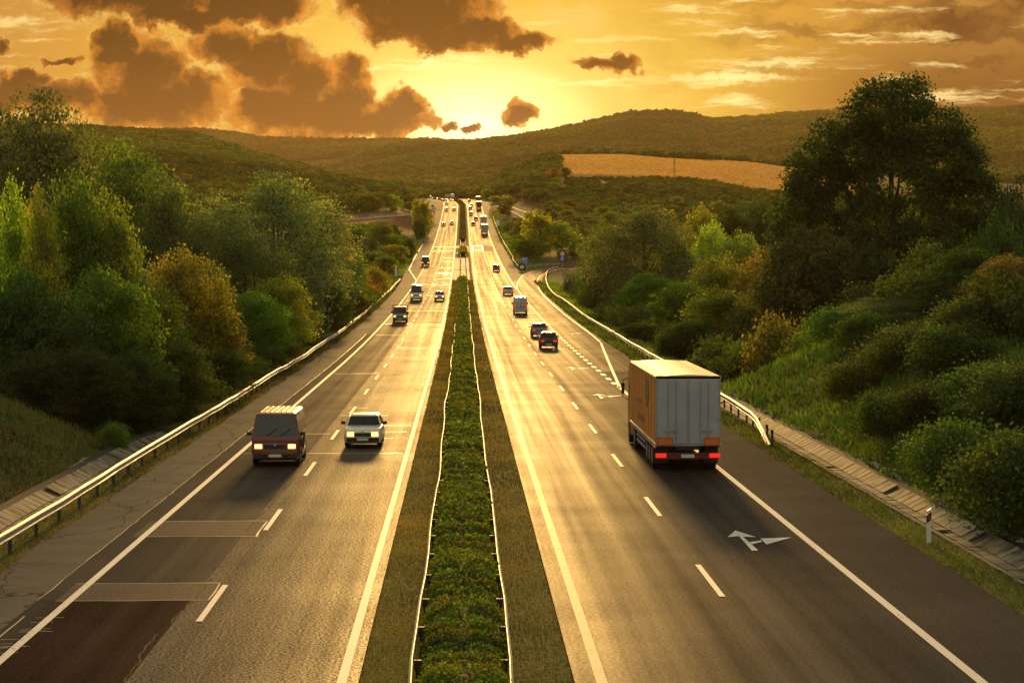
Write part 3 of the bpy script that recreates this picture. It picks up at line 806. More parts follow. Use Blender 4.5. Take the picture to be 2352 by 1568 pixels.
    while Y < 190:
        crack(-12.1, Y, 1, rnd.uniform(-.1, .1), int(rnd.uniform(3, 7)), .018 + Y * .00012)
        if rnd.random() < .6: crack(rnd.uniform(-11.8, -11.0), Y + 1, .15, .98, int(rnd.uniform(8, 20)), .018)
        Y += rnd.uniform(3.5, 8)
    for k in range(6): crack(rnd.uniform(-6.65, -6.6), 44 + k * 9, .01, 1, 30, .02)
    S('pavement_cracks', b, 'crack')
markings()

# ------------------------------------------------------------------ guardrails
def post_mesh():
    o = MB().box((0, 0, .30), (.10, .07, .80)).box((.05, 0, .60), (.06, .06, .2)).build('post', M['post'])
    me = o.data; bpy.data.objects.remove(o); return me
POST = post_mesh()
def guardrail(path, side, label, step=4.0, turndown=(False, False), nposts=100, spacing_px=None, group=None, tint=None, k=1.):
    """path: world points on the ground; side +1: the beam faces the -x side"""
    L = [Vector(p) for p in path]
    root = tag(empty('guardrail', L[0]), label, 'guardrail', group)
    n = max(2, int(sum((b - a).length for a, b in zip(L[:-1], L[1:])) / step) + 1)
    Q = resample(L, n)
    prof = [(0, .43), (.07, .47), (.08, .52), (.01, .57), (.01, .61), (.08, .66), (.07, .71), (0, .75), (-.03, .75), (-.03, .43)]
    vs, fs = [], []
    m = len(prof)
    rnd = random.Random(int(L[0].y) + n)
    for i, p in enumerate(Q):
        t = (Q[min(i + 1, n - 1)] - Q[max(i - 1, 0)]); t.z = 0; t.normalize()
        s = Vector((-t.y, t.x, 0)) * side
        dz = 0
        if turndown[0] and i < 3: dz = (-.68, -.34, -.08)[i]
        if turndown[1] and i > n - 4: dz = (-.68, -.34, -.08)[n - 1 - i]
        wx = rnd.uniform(-.03, .03); wz = rnd.uniform(-.02, .02)
        for a, h in prof:
            q = p + s * (a * k + wx * k); vs.append((q.x - L[0].x, q.y - L[0].y, q.z + h + dz + wz - L[0].z))
    fs = [(i * m + k, i * m + (k + 1) % m, (i + 1) * m + (k + 1) % m, (i + 1) * m + k) for i in range(n - 1) for k in range(m)]
    fs += [tuple(range(m))[::-1], tuple((n - 1) * m + k for k in range(m))]
    MB().add(vs, fs).build('rail', M['steel'], root)
    for i, p in enumerate(Q[:nposts]):
        o = bpy.data.objects.new('post', POST); link(o, root)
        t = (Q[min(i + 1, n - 1)] - Q[max(i - 1, 0)]); t.z = 0; t.normalize()
        s = Vector((-t.y, t.x, 0)) * side
        q = p - s * .12 - L[0]
        o.location = q; o.rotation_euler = (0, 0, math.atan2(s.y, s.x))
    if len(Q) > nposts:
        b = MB()
        for p in Q[nposts:]: b.box((p.x - L[0].x, p.y - L[0].y, p.z - L[0].z + .3), (.1, .07, .8))
        tag(b.build('posts_far', M['post'], root), kind='stuff').name = 'post'
    return root
def zline(xs, Y0, Y1, step=8.):
    yy = np.arange(Y0, Y1 + .1, step)
    return [Vector((fx(xs, float(y)), float(y), float(Z(y)) - .02)) for y in yy]
guardrail(zline(lambda Y: -12.78 + .06 * math.sin(Y / 9), 30, 490), -1, 'long steel guardrail beside the pale concrete shoulder in front of the left woods', turndown=(False, True), group='guardrails')
_gr = [Vector((13.75, 103.5, 0)), Vector((14.2, 112, 0)), Vector((14.6, 125, 0)), Vector((14.9, 150, 0)), Vector((15.2, 175, 0)), Vector((15.4, 200, 0))] + GC(3, (1550, 1236), (1380, 1128), (1100, 905), (1000, 845), (920, 765), (880, 690), (862, 600), (885, 510), (940, 473), (1030, 452))
guardrail(_gr, 1, 'steel guardrail following the slip road from its bent down end beside the truck', turndown=(True, False), group='guardrails')
def mrail(x, Y0, Y1, amp, ph): return zline(lambda Y: x(Y) + .6 * amp * math.sin(Y / 11. + ph) + .4 * amp * math.sin(Y / 4.1 + ph), Y0, Y1, 4.)
guardrail(mrail(lambda Y: -.90 + .0005 * (Y - 45) if Y < 300 else -.75, 36, 486, .07, 0), 1, 'wavy steel guardrail on the left flank of the near median hedge', group='median guardrails', k=.6)
guardrail(mrail(lambda Y: .90 + .0002 * (Y - 45), 36, 486, .05, 2), -1, 'steel guardrail on the right flank of the near median hedge', group='median guardrails', k=.6)
guardrail(mrail(lambda Y: -.62 + float(XC(Y)), 490, 1480, .04, 1), 1, 'steel guardrail left of the bare slab and the distant median hedge', group='median guardrails', k=.6)
guardrail(mrail(lambda Y: 1.02 + float(XC(Y)), 490, 1480, .04, 3), -1, 'steel guardrail right of the bare slab and the distant median hedge', group='median guardrails', k=.6)
guardrail(zline(lambda Y: -13.9, 872, 1120), -1, 'steel guardrail on the far left verge beyond the junction', group='guardrails')
guardrail([Vector((-15.2, 655, 8.9)), Vector((-15.6, 700, 10.6)), Vector((-15.3, 745, 12.2)), Vector((-16.2, 790, 13.9)), Vector((-19, 822, 15.2))], -1, 'curved steel guardrail by the junction with the left side road', group='guardrails')
guardrail(GC(3, (500, 443), (430, 352)) + zline(lambda Y: 14.0, 640, 1115), 1, 'long steel guardrail climbing the hill along the right shoulder', group='guardrails')
guardrail(GC(3, (590, 470), (660, 442), (800, 424), (940, 414), (1050, 410)), 1, 'steel guardrail on the grass behind the diamond sign where the slip road bends', group='guardrails')
_l = [p + Vector((0, -2.2, 0.1)) for p in side_left]
guardrail(_l, 1, 'steel guardrail along the raised side road on the far left', group='guardrails')

# ------------------------------------------------------------------ signs and small furniture
def flat(name, c): return simple(name, c, .45, var=.06)
MS = dict(white=flat('sign_white', (.75, .75, .75)), black=flat('sign_black', (.015, .015, .015)), blue=flat('sign_blue', (.03, .13, .75)), red=flat('sign_red', (.55, .02, .015)),
          orange=flat('sign_orange', (.62, .17, .02)), green=flat('sign_green', (.01, .16, .15)), back=simple('sign_back', (.3, .3, .3), .5, .5))
def text(body, size, m, parent, loc, rot=(PI / 2, 0, 0), name='lettering'):
    c = bpy.data.curves.new(name, 'FONT'); c.body = body; c.size = size; c.extrude = .004; c.align_x = 'CENTER'; c.align_y = 'CENTER'
    c.materials.append(m); o = bpy.data.objects.new(name, c); COL.objects.link(o)
    me = bpy.data.meshes.new_from_object(o.evaluated_get(bpy.context.evaluated_depsgraph_get())); bpy.data.objects.remove(o)
    o = bpy.data.objects.new(name, me); link(o, parent); o.location = loc; o.rotation_euler = rot; return o
def poly_plate(b, pts, y, d=.01):
    n = len(pts)
    b.add([(x, y, z) for x, z in pts] + [(x, y + d, z) for x, z in pts], [tuple(range(n)), tuple(range(2 * n - 1, n - 1, -1))] + [(i, (i + 1) % n, (i + 1) % n + n, i + n) for i in range(n)])
def base_at(u, v): return G(u, v)
# big blue service sign
p = G(*P(3, 584, 452)); s = tag(empty('blue_direction_sign', p), 'blue sign with white circle and slanting arrow on two posts behind the diamond marker', 'road sign')
for x in (-.45, .45): MB().tube([(x, .05, 0), (x, .05, 3.0)], .045, 8).build('post', M['steel'], s)
MB().box((0, 0, 2.3), (1.5, .04, 1.25)).build('panel', MS['blue'], s, bevel=.01)
b = MB(); b.disc((-.32, -.03, 2.5), .25, 'y', .01, 20)
poly_plate(b, [(.08, 2.25), (.16, 2.17), (.46, 2.5), (.55, 2.4), (.58, 2.78), (.22, 2.72), (.33, 2.62)], -.035)
poly_plate(b, [(-.62, 1.85), (.62, 1.85), (.62, 1.93), (-.62, 1.93)], -.035); b.build('symbol', MS['white'], s)
# black diamond gore marker
p = G(*P(3, 548, 480)); s = tag(empty('gore_marker', p), 'round black marker with a split white diamond standing at the nose of the slip road', 'road sign')
MB().tube([(0, .1, 0), (0, .1, 1.0)], .05, 8).build('post', M['steel'], s)
b = MB(); poly_plate(b, [(.85 * math.cos(a), 1.02 + (.95 if math.sin(a) > 0 else 1.0) * math.sin(a)) if math.sin(a) > -.5 else (.85 * math.cos(a) * 1.12, .12) for a in np.linspace(PI * .0, 2 * PI, 25)[:-1]], 0, .04); b.build('panel', MS['black'], s)
b = MB(); poly_plate(b, [(-.07, .45), (-.07, 1.6), (-.58, 1.02)], -.02); poly_plate(b, [(.07, .45), (.58, 1.02), (.07, 1.6)], -.02); b.build('diamond', MS['white'], s)
# speed limit with blue plate below
p = G(*P(3, 1076, 452)); p.z += .1; s = tag(empty('speed_limit_sign', p), 'round red rimmed speed sign reading 80 above a blue plate by the slip road bend', 'road sign')
MB().tube([(0, .06, 0), (0, .06, 4.2)], .045, 8).build('post', M['steel'], s)
MB().disc((0, 0, 3.65), .62, 'y', .03, 24).build('panel', MS['red'], s); MB().disc((0, -.02, 3.65), .46, 'y', .02, 24).build('face', MS['white'], s)
text('80', .62, MS['black'], s, (0, -.036, 3.65))
q = MB().box((0, 0, 2.45), (1.05, .03, 1.1)).build('plate', MS['blue'], s)
b = MB(); poly_plate(b, [(-.1, 1.98), (.1, 1.98), (.1, 2.9), (-.1, 2.9)], -.03); poly_plate(b, [(-.36, 2.45), (-.25, 2.36), (.02, 2.7), (-.1, 2.8)], -.032); b.build('symbol', MS['white'], s)
b = MB(); poly_plate(b, [(-.4, 2.0), (-.3, 1.95), (.42, 2.85), (.33, 2.92)], -.04); b.build('stripe', MS['red'], s)
# orange-red emergency columns
def column(u, v, label, hz=2.1):
    p = G(u, v); s = tag(empty('emergency_column', p), label, 'emergency phone')
    MB().box((0, 0, hz * .28), (.34, .3, hz * .56)).build('body', MS['orange'], s, bevel=.04)
    MB().box((0, 0, hz * .76), (.75, .42, hz * .46)).build('hood', MS['orange'], s, bevel=.08)
    MB().box((0, -.22, hz * .78), (.4, .03, .35)).build('speaker_panel', MS['black'], s)
column(*P(3, 489, 384), 'orange emergency phone column on the right verge above the guardrail', 2.6)
column(*P(6, 380, 185), 'red emergency phone column on the left verge by the bushes', 2.6)
p = G(*P(6, 402, 190)); s = tag(empty('white_marker_post', p), 'white board on a post beside the red phone column', 'marker post')
MB().box((0, 0, 1.45), (.32, .05, 2.4)).build('panel', MS['white'], s); MB().tube([(0, .06, 0), (0, .06, 2.6)], .04, 6).build('post', M['steel'], s)
p = G(*P(6, 445, 235)); s = tag(empty('guardrail_end_marker', p), 'small dark blue marker at the end of the left guardrail', 'marker post')
MB().box((0, 0, .75), (.85, .06, .5), 0, 0).build('panel', MS['blue'], s); MB().tube([(0, .06, 0), (0, .06, .9)], .04, 6).build('post', M['steel'], s)
# delineator posts
def delineator(x, Y, label, z=None):
    s = tag(empty('delineator_post', (x, Y, Tz(x, Y) - .02 if z is None else z)), label, 'delineator', 'delineator posts')
    MB().hexa([(-.06, -.05, 0), (.06, -.05, 0), (.06, .05, 0), (-.06, .05, 0)], [(-.06, -.05, .98), (.06, -.05, 1.05), (.06, .05, 1.05), (-.06, .05, .98)]).build('shaft', MS['white'], s)
    MB().hexa([(-.065, -.055, .62), (.065, -.055, .72), (.065, .055, .72), (-.065, .055, .62)], [(-.065, -.055, .86), (.065, -.055, .96), (.065, .055, .96), (-.065, .055, .86)]).build('band', MS['black'], s)
    MB().box((0, -.058, .79), (.04, .01, .14)).build('reflector', MS['red'], s)
delineator(13.75, 68, 'white post with black band on the grass strip beside the right paved channel')
a = G(*P(6, 556, 75)); delineator(a.x, a.y, 'white and black delineator post on the bright grass left of the merge', a.z)
# far little signs
def small_sign(p, w, h, zc, m, label, name='small_sign', shape='box'):
    s = tag(empty(name, p), label, 'road sign')
    MB().tube([(0, .06, 0), (0, .06, zc + h / 2)], .05, 6).build('post', M['steel'], s)
    if shape == 'box': MB().box((0, 0, zc), (w, .05, h)).build('panel', m, s)
    else: MB().disc((0, 0, zc), w / 2, 'y', .05, 20).build('panel', m, s)
    return s
small_sign(G(*P(2, 650, 622)), 1.9, 1.5, .95, MS['green'], 'teal marker board at the far left junction nose', 'gore_marker_teal')
small_sign(G(*P(2, 640, 575)), 1.2, 1.3, 2.2, MS['blue'], 'small blue sign above the teal board beside the far left lane', 'blue_sign')
small_sign(G(*P(2, 1265, 895)), 1.0, 1.0, 2.0, MS['blue'], 'small blue sign standing in the middle of the far median', 'blue_sign')
q = small_sign(ray(*P(2, 1935, 850), 960), 2.0, 1.1, 2.0, MS['orange'], 'orange board among the bushes on the far right verge', 'orange_board')
small_sign(ray(*P(2, 1915, 905), 900), 1.3, 1.9, 1.9, MS['white'], 'pale board below the orange one on the far right verge', 'white_board')
small_sign(G(*P(2, 2110, 1365)) + Vector((1.5, 0, 0)), .9, .8, 1.5, MS['green'], 'small green sign by the right guardrail beyond the phone column', 'green_sign')
small_sign(ray(*P(2, 235, 1370), 720), 1.1, .9, 1.2, MS['blue'], 'small blue sign behind the curved left guardrail', 'blue_sign')
small_sign(ray(*P(9, 1300, 700), 1180), .9, .9, 3.6, MS['white'], 'pale round sign on a tall post beside the far right side road', 'white_sign', 'disc')
# power line poles
def lattice_pole(u, vtop, vbot, Y, label, w=.9):
    p = ray(u, vbot, Y); h = ray(u, vtop, Y).z - p.z
    s = tag(empty('lattice_pole', p), label, 'power pole')
    b = MB(); t = .45
    cs = [(-w, -w), (w, -w), (w, w), (-w, w)]
    for x, y in cs: b.tube([(x * .5, y * .5, -.3), (x * .5 * t, y * .5 * t, h)], .09, 4)
    for k in range(8):
        a0 = (1 - (1 - t) * k / 8) * .5; a1 = (1 - (1 - t) * (k + 1) / 8) * .5
        for i in range(4):
            c0, c1 = cs[i], cs[(i + 1) % 4]
            b.tube([(c0[0] * a0, c0[1] * a0, h * k / 8), (c1[0] * a1, c1[1] * a1, h * (k + 1) / 8)], .05, 3)
    b.build('mast', M['post'], s)
    b = MB(); b.box((0, 0, h - .1), (2.6, .14, .14)); b.box((0, 0, h * .86), (1.7, .14, .14)); b.build('crossarm', M['post'], s)
    b = MB()
    for x in (-1.2, 0, 1.2): b.tube([(x, 0, h), (x, 0, h + .35)], .07, 5)
    b.build('insulator', M['post'], s)
lattice_pole(1549, 366, 410, 1400, 'lattice power pole standing in front of the golden field', 1.1)
def pole(u, vtop, vbot, Y, label, arm=True, r=.16):
    p = ray(u, vbot, Y); h = ray(u, vtop, Y).z - p.z
    s = tag(empty('wooden_pole', p), label, 'utility pole')
    MB().tube([(0, 0, -.5), (0, 0, h)], [r, r * .7], 7).build('shaft', M['bark'], s)
    if arm: MB().box((0, 0, h - .4), (1.6, .12, .14)).build('crossarm', M['bark'], s)
pole(1219, 396, 440, 1350, 'thin utility pole rising from the bushes left of the field, the lower of two')
pole(1232, 336, 366, 1800, 'thin utility pole on the skyline knoll left of the field', True, .2)
pole(921.5, 416, 440, 1500, 'thin utility pole among the far trees left of the motorway crest', True, .17)
pole(812, 516, 560, 700, 'short brown wooden pole at the edge of the reddish clearing', False, .2)
pole(2067, 655, 690, 150, 'short pale pole sticking out of the shrubs below the big tree', False, .04)

# ------------------------------------------------------------------ vehicles
def paint(name, c, rough=.32, metal=.15): return simple(name, c, rough, metal, coat=.6, var=.05, scale=2)
GLASS = simple('dark_glass', (.012, .016, .018), .07, spec=.8)
BLACKP = simple('black_plastic', (.018, .016, .015), .6)
TYRE = simple('tyre_rubber', (.012, .011, .011), .85)
RIM = simple('wheel_rim', (.35, .34, .33), .35, .8)
HEADL = simple('headlight_lit', (.9, .8, .6), .2, emit=(1, .52, .14), es=2.6)
TAILL = simple('tail_lamp', (.55, .01, .008), .3, emit=(1, .02, .01), es=.9)
PLATE = simple('number_plate', (.6, .6, .58), .4)
INTER = simple('cab_interior', (.02, .018, .016), .8)
def panel(b, a, c, d, e, mg=(.06, .06, .06, .06), proud=.012):
    """inset quad on the face a-c-d-e (counter-clockwise from outside); margins left, right, bottom, top in metres"""
    a, c, d, e = map(Vector, (a, c, d, e))
    n = (c - a).cross(e - a).normalized()
    def at(s, t): return (a * (1 - s) + c * s) * (1 - t) + (e * (1 - s) + d * s) * t
    w = ((c - a).length + (d - e).length) / 2; h = ((e - a).length + (d - c).length) / 2
    s0, s1, t0, t1 = mg[0] / w, 1 - mg[1] / w, mg[2] / h, 1 - mg[3] / h
    q = [at(s0, t0), at(s1, t0), at(s1, t1), at(s0, t1)]
    b.add([p - n * .02 for p in q] + [p + n * proud for p in q], [(4, 5, 6, 7), (0, 1, 5, 4), (1, 2, 6, 5), (2, 3, 7, 6), (3, 0, 4, 7)])
def arch(yc, r, z0, seg=8):
    return [(yc - r * math.cos(PI * k / seg), z0 + (r) * math.sin(PI * k / seg)) for k in range(seg + 1)]
def wheel(root, x, y, r, w, name='wheel'):
    o = MB().tube([(x - w / 2, y, r), (x + w / 2, y, r)], r, 20).build(name, TYRE, root, bevel=.02)
    s = 1 if x > 0 else -1
    b = MB(); b.tube([(x + s * (w / 2 - .01), y, r), (x + s * (w / 2 + .012), y, r)], r * .62, 14)
    b.tube([(x + s * (w / 2), y, r), (x + s * (w / 2 + .03), y, r)], r * .18, 8)
    b.build('rim', RIM, o)
def vehicle(name, label, cat, L=4.3, W=1.7, H=1.42, hood=.82, belt=.92, cowl=-.95, wtop=-.35, rtop=.9, rbase=1.45, deck=.95, wr=.31, wy=(.78, .8), col=None, roofcol=None, tuck=.2,
            sidewin=True, rearwin=True, lit=True, group=None, kind='car', grille=BLACKP, bumper=None, ribs=0, bed=None, low=.24, twin=False, trim=None):
    root = tag(empty(name), label, cat, group)
    h = L / 2; z0 = low
    f, r = -h, h
    bot = [(f + .06, z0)] + [(y, z) for y, z in arch(f + wy[0], wr + .07, z0)] + [(y, z) for y, z in arch(r - wy[1], wr + .07, z0)] + [(r - .05, z0)]
    top = [(r, z0 + .12), (r, deck - .14), (r - .06, deck), (rbase, belt), (cowl, belt), (f + .14, hood), (f + .03, hood - .10), (f, z0 + .14)]
    def narrow(y, z):
        k = max(0, abs(y) - h + .45) / .45
        return .10 * k * k * (1 if kind != 'van' else .6) + .03 * max(0, (z - .6)) + (.025 if z < z0 + .1 else 0)
    MB().prism(bot + top, -W / 2, W / 2, narrow).build('body', col, root, smooth=True, bevel=.035, segs=2)
    # cabin
    wb = W / 2 - narrow(0, belt) - .01; wt = wb - tuck
    lo = [(-wb, cowl, belt - .03), (wb, cowl, belt - .03), (wb, rbase, belt - .03), (-wb, rbase, belt - .03)]
    hi = [(-wt, wtop, H - .03), (wt, wtop, H - .03), (wt, rtop, H - .03), (-wt, rtop, H - .03)]
    MB().hexa(lo, hi).build('cabin', col, root, smooth=True, bevel=.04)
    MB().hexa([(x * 1.0, y + (.03 if y == wtop else -.03), z) for x, y, z in [(-wt, wtop, H - .05), (wt, wtop, H - .05), (wt, rtop, H - .05), (-wt, rtop, H - .05)]],
              [(-wt + .08, wtop + .12, H), (wt - .08, wtop + .12, H), (wt - .08, rtop - .1, H), (-wt + .08, rtop - .1, H)]).build('roof', roofcol or col, root, smooth=True, bevel=.02)
    if ribs:
        b = MB()
        for k in range(ribs):
            x = -wt + .15 + (2 * wt - .3) * k / (ribs - 1); b.box((x, (wtop + rtop) / 2, H + .012), (.05, rtop - wtop - .3, .03))
        b.build('roof_rib', roofcol or col, root, bevel=.01)
    b = MB(); panel(b, lo[0], lo[1], hi[1], hi[0], (.07, .07, .04, .07)); b.build('windscreen', GLASS, root)
    if rearwin:
        b = MB(); panel(b, lo[2], lo[3], hi[3], hi[2], (.09, .09, .06, .08)); b.build('rear_window', GLASS, root)
    if sidewin:
        span = rbase - cowl
        for sgn in (0, 1):
            b = MB()
            A, Bq, C, D = (lo[3], lo[0], hi[0], hi[3]) if sgn == 0 else (lo[1], lo[2], hi[2], hi[1])
            rng = ((.10, .10),) if sidewin is True else (((span - sidewin, .1),) if sgn == 0 else ((.1, span - sidewin),))
            for l_, r_ in rng: panel(b, A, Bq, C, D, (l_ + .02, r_ + .02, .05, .07))
            b.build('side_window', GLASS, root)
    # front
    fw = W / 2 - narrow(f, hood - .2)
    MB().box((0, f - .005, hood - .26), (fw * 1.05, .05, .17)).build('grille', grille, root, bevel=.01)
    MB().box((0, f + .03, z0 + .14), (2 * fw - .02, .18, .20)).build('bumper', bumper or BLACKP, root, bevel=.03)
    MB().box((0, f - .068, z0 + .16), (.5, .015, .11)).build('number_plate', PLATE, root)
    hm = HEADL if lit else PLATE
    for s in (-1, 1):
        x = s * (fw - .2)
        if kind == 'old':
            MB().box((x, f - .01, hood - .24), (.3, .05, .18)).build('headlight', hm, root, bevel=.02)
        else:
            MB().box((x, f + .02, hood - .22), (.3, .10, .17), -s * .25).build('headlight', hm, root, bevel=.03)
        MB().box((s * (W / 2 + .09), cowl + .22, belt + .10), (.2, .09, .15 if kind != 'van' else .30)).build('mirror', BLACKP if kind in ('van', 'old') else col, root, bevel=.025)
        # rear
        rx = W / 2 - narrow(r, deck - .2)
        tl = (.12, .06, .5) if kind == 'van' else (.30, .06, .17)
        MB().box((s * (rx - tl[0] / 2 - .03), r + .005, deck - .28 if kind != 'van' else 1.0), tl).build('tail_light', TAILL, root, bevel=.02)
    MB().box((0, r - .02, z0 + .15), (2 * fw - .04, .16, .2)).build('bumper', bumper or col, root, bevel=.03)
    MB().box((0, r + .066, z0 + (.17 if kind == 'van' else .16)), (.5, .015, .11)).build('number_plate', PLATE, root)
    if kind == 'van' and not bed:
        b = MB(); b.box((0, r + .004, (H + z0) / 2 + .05), (.02, .02, H - z0 - .25)); b.box((.06, r + .012, 1.05), (.05, .03, .22)); b.build('door_seam', BLACKP, root)
    MB().box((0, 0, z0 + .02), (W - .3, L - .4, .12)).build('underbody', INTER, root)
    if name in ('red_van', 'white_saloon', 'dark_hatchback', 'grey_green_saloon', 'flatbed_truck', 'grey_panel_van', 'white_panel_van'):
        b = MB()      # wipers
        for x in (-.35, .2): b.tube([(x, cowl - .03, belt + .02), (x + .42, cowl + (wtop - cowl) * .35 - .05, belt + (H - belt) * .33)], .012, 4)
        b.build('wiper', BLACKP, root)
        b = MB()      # door joints, sill and handles
        for s in (-1, 1):
            for y in (cowl + .35, cowl + 1.35, min(cowl + 2.3, rbase - .3)): b.box((s * (W / 2 - .012), y, (belt + z0) / 2 + .05), (.03, .014, belt - z0 - .2))
            for y in (cowl + 1.2, cowl + 2.1): b.box((s * (W / 2 - .0), y, belt - .14), (.03, .16, .03))
            b.box((s * (W / 2 - .005), 0, z0 + .22), (.03, L * .5, .05))
        b.build('door_trim', BLACKP, root)
        b = MB()
        for s in (-1, 1): b.box((s * (fw - .42), f - .045, z0 + .18), (.16, .03, .08))
        b.build('indicator', MS['orange'], root)
        MB().tube([(0, f - .032, hood - .17), (0, f - .05, hood - .17)], .06, 10).build('badge', M['steel'], root)
        MB().box((0, f + .55, hood + .02 if kind != 'van' else .1), (W * .62, .02, .012)).build('bonnet_seam', BLACKP, root)
    for s in (-1, 1):
        for y in (f + wy[0], r - wy[1]): wheel(root, s * (W / 2 - .12), y, wr, .2)
    if trim: trim(root, L, W, H)
    return root
def place(o, u, v, L, rz=0., side=None, dy=0.):
    p = G(u, v); Y = p.y + L / 2 + dy
    x = p.x + (0 if rz == 0 or abs(rz - PI) < .01 else 0)
    sl = (float(Z(Y + 3)) - float(Z(Y - 3))) / 6
    o.location = (x, Y, float(Z(Y)) + .015)
    ang = math.atan(sl)
    o.rotation_euler = Euler((ang if abs(rz) < 1.6 else -ang, 0, rz), 'XYZ')
    return p
C_ = dict(red=paint('paint_dark_red', (.12, .010, .008)), white=paint('paint_white', (.82, .79, .70)), cream=paint('paint_cream', (.78, .70, .52)), olive=paint('paint_olive_grey', (.24, .23, .165)), black=paint('paint_black', (.012, .012, .014)),
          grey=paint('paint_grey', (.46, .45, .44)), silver=paint('paint_silver', (.46, .47, .48), .3, .5), green=paint('paint_grey_green', (.17, .21, .19), .3, .4), darkg=paint('paint_graphite', (.035, .033, .035)), maroon=paint('paint_maroon', (.14, .015, .015)))
# near oncoming
o = vehicle('red_van', 'boxy dark red van with lit headlights and ribbed roof in the left slow lane', 'van', L=4.9, W=1.95, H=2.12, hood=1.05, belt=1.20, cowl=-2.28, wtop=-1.95, rtop=2.36, rbase=2.42, deck=1.25, wr=.33, wy=(.95, 1.05),
            col=C_['red'], roofcol=paint('paint_pink_red', (.42, .16, .13), .45), kind='old', tuck=.16, ribs=7, low=.28)  # roof takes a paler, pinkish red than the body
place(o, 632, 1072, 4.9)
o = vehicle('white_saloon', 'white old saloon with square bonnet and cream roof in the left inner lane', 'car', L=4.4, W=1.66, H=1.38, hood=.86, belt=.93, cowl=-.95, wtop=-.48, rtop=.95, rbase=1.35, deck=.92, col=C_['white'], roofcol=C_['cream'], kind='old', grille=BLACKP, bumper=BLACKP, tuck=.17)
place(o, 833, 1030, 4.4)
# flatbed truck
def bedtrim(root, L, W, H):
    MB().box((0, .75, .92), (W, L - 2.1, .10)).build('cargo_bed', M['bark'], root)
    b = MB()
    for s in (-1, 1):
        b.box((s * (W / 2 - .02), .75, 1.12), (.05, L - 2.1, .3)); b.tube([(s * (W / 2 + .02), -.62, .9), (s * (W / 2 + .02), -.62, H + .18)], .035, 6)
    for z in (1.5, 1.8, H + .15): b.tube([(-W / 2 - .02, -.62, z), (W / 2 + .02, -.62, z)], .03, 6)
    b.box((0, L / 2 - .32, 1.12), (W, .05, .3)); b.build('headboard_frame', M['post'], root)
o = vehicle('flatbed_truck', 'olive grey flatbed lorry with a dark rack behind its cab on the left edge line', 'flatbed truck', L=5.2, W=1.78, H=1.95, hood=1.02, belt=1.14, cowl=-2.42, wtop=-1.95, rtop=-.82, rbase=-.72, deck=.75, wr=.31, wy=(.95, 1.1),
            col=C_['olive'], kind='van', tuck=.12, bed=True, roofcol=C_['cream'], trim=bedtrim)
place(o, 918.4, 741.4, 5.2)
o = vehicle('white_panel_van', 'tall white panel van with black bumper behind the olive flatbed lorry', 'van', L=5.4, W=1.9, H=2.45, hood=1.10, belt=1.25, cowl=-2.1, wtop=-1.45, rtop=2.55, rbase=2.66, deck=1.3, wr=.33, wy=(.95, 1.1), col=C_['white'], kind='van', tuck=.14, sidewin=1.1)
place(o, 956, 690.6, 5.4)
o = vehicle('white_hatchback', 'small white hatchback in the left inner lane beside the tall white van', 'car', L=3.8, W=1.62, H=1.48, hood=.88, belt=.96, cowl=-1.05, wtop=-.4, rtop=1.3, rbase=1.72, deck=1.0, col=C_['white'])
place(o, 1009.5, 690.6, 3.8)
o = vehicle('black_van', 'black high roofed van driving at the left merge', 'van', L=5.2, W=1.95, H=2.35, hood=1.1, belt=1.22, cowl=-2.1, wtop=-1.45, rtop=2.45, rbase=2.56, deck=1.3, wr=.33, wy=(.95, 1.1), col=C_['black'], roofcol=C_['white'], kind='van', tuck=.14, sidewin=1.1)
place(o, 977, 611.2, 5.2)
# far oncoming cars
ON = 'distant cars coming down the left carriageway'
def oncoming(c, x, y, col, label, roof=None, H=1.45, dy=0., rz=0.):
    o = vehicle('distant_car', label, 'car', L=4.2, W=1.72, H=H, hood=.88, belt=.96, cowl=-1.05, wtop=-.4, rtop=1.2, rbase=1.75, deck=1.0, col=col, roofcol=roof, group=ON)
    p = P(c, x, y); place(o, p[0], p[1], 4.2, 0., dy=dy)
    if rz: o.rotation_euler.z = rz
oncoming(2, 852, 872, C_['red'], 'distant red car with pale roof in the left slow lane, nearest beyond the black van', C_['white'])
oncoming(2, 1013, 845, C_['white'], 'distant white car in the left inner lane abreast of the red one')
oncoming(2, 911, 580, C_['silver'], 'distant silver car in the left slow lane below the pair at the crest')
oncoming(2, 1058, 572, C_['maroon'], 'distant maroon car with white roof in the left inner lane', C_['white'])
oncoming(2, 917, 450, C_['white'], 'distant white car second from the crest in the left slow lane', dy=0)
oncoming(2, 912, 398, C_['cream'], 'distant cream car first below the crest in the left slow lane', dy=4)
oncoming(2, 1003, 396, C_['silver'], 'distant silver car first below the crest in the left inner lane', dy=4)
oncoming(2, 845, 400, C_['darkg'], 'distant dark car by the lay-by at the crest', C_['white'], dy=0, rz=.3)
oncoming(2, 785, 372, C_['red'], 'distant reddish car coming round the crest bend', C_['white'], rz=.5)
oncoming(2, 690, 358, C_['darkg'], 'distant dark car with bright roof far round the crest bend', C_['white'], rz=.7)
oncoming(2, 610, 338, C_['white'], 'distant white car leftmost on the crest bend', rz=.8, H=1.6)
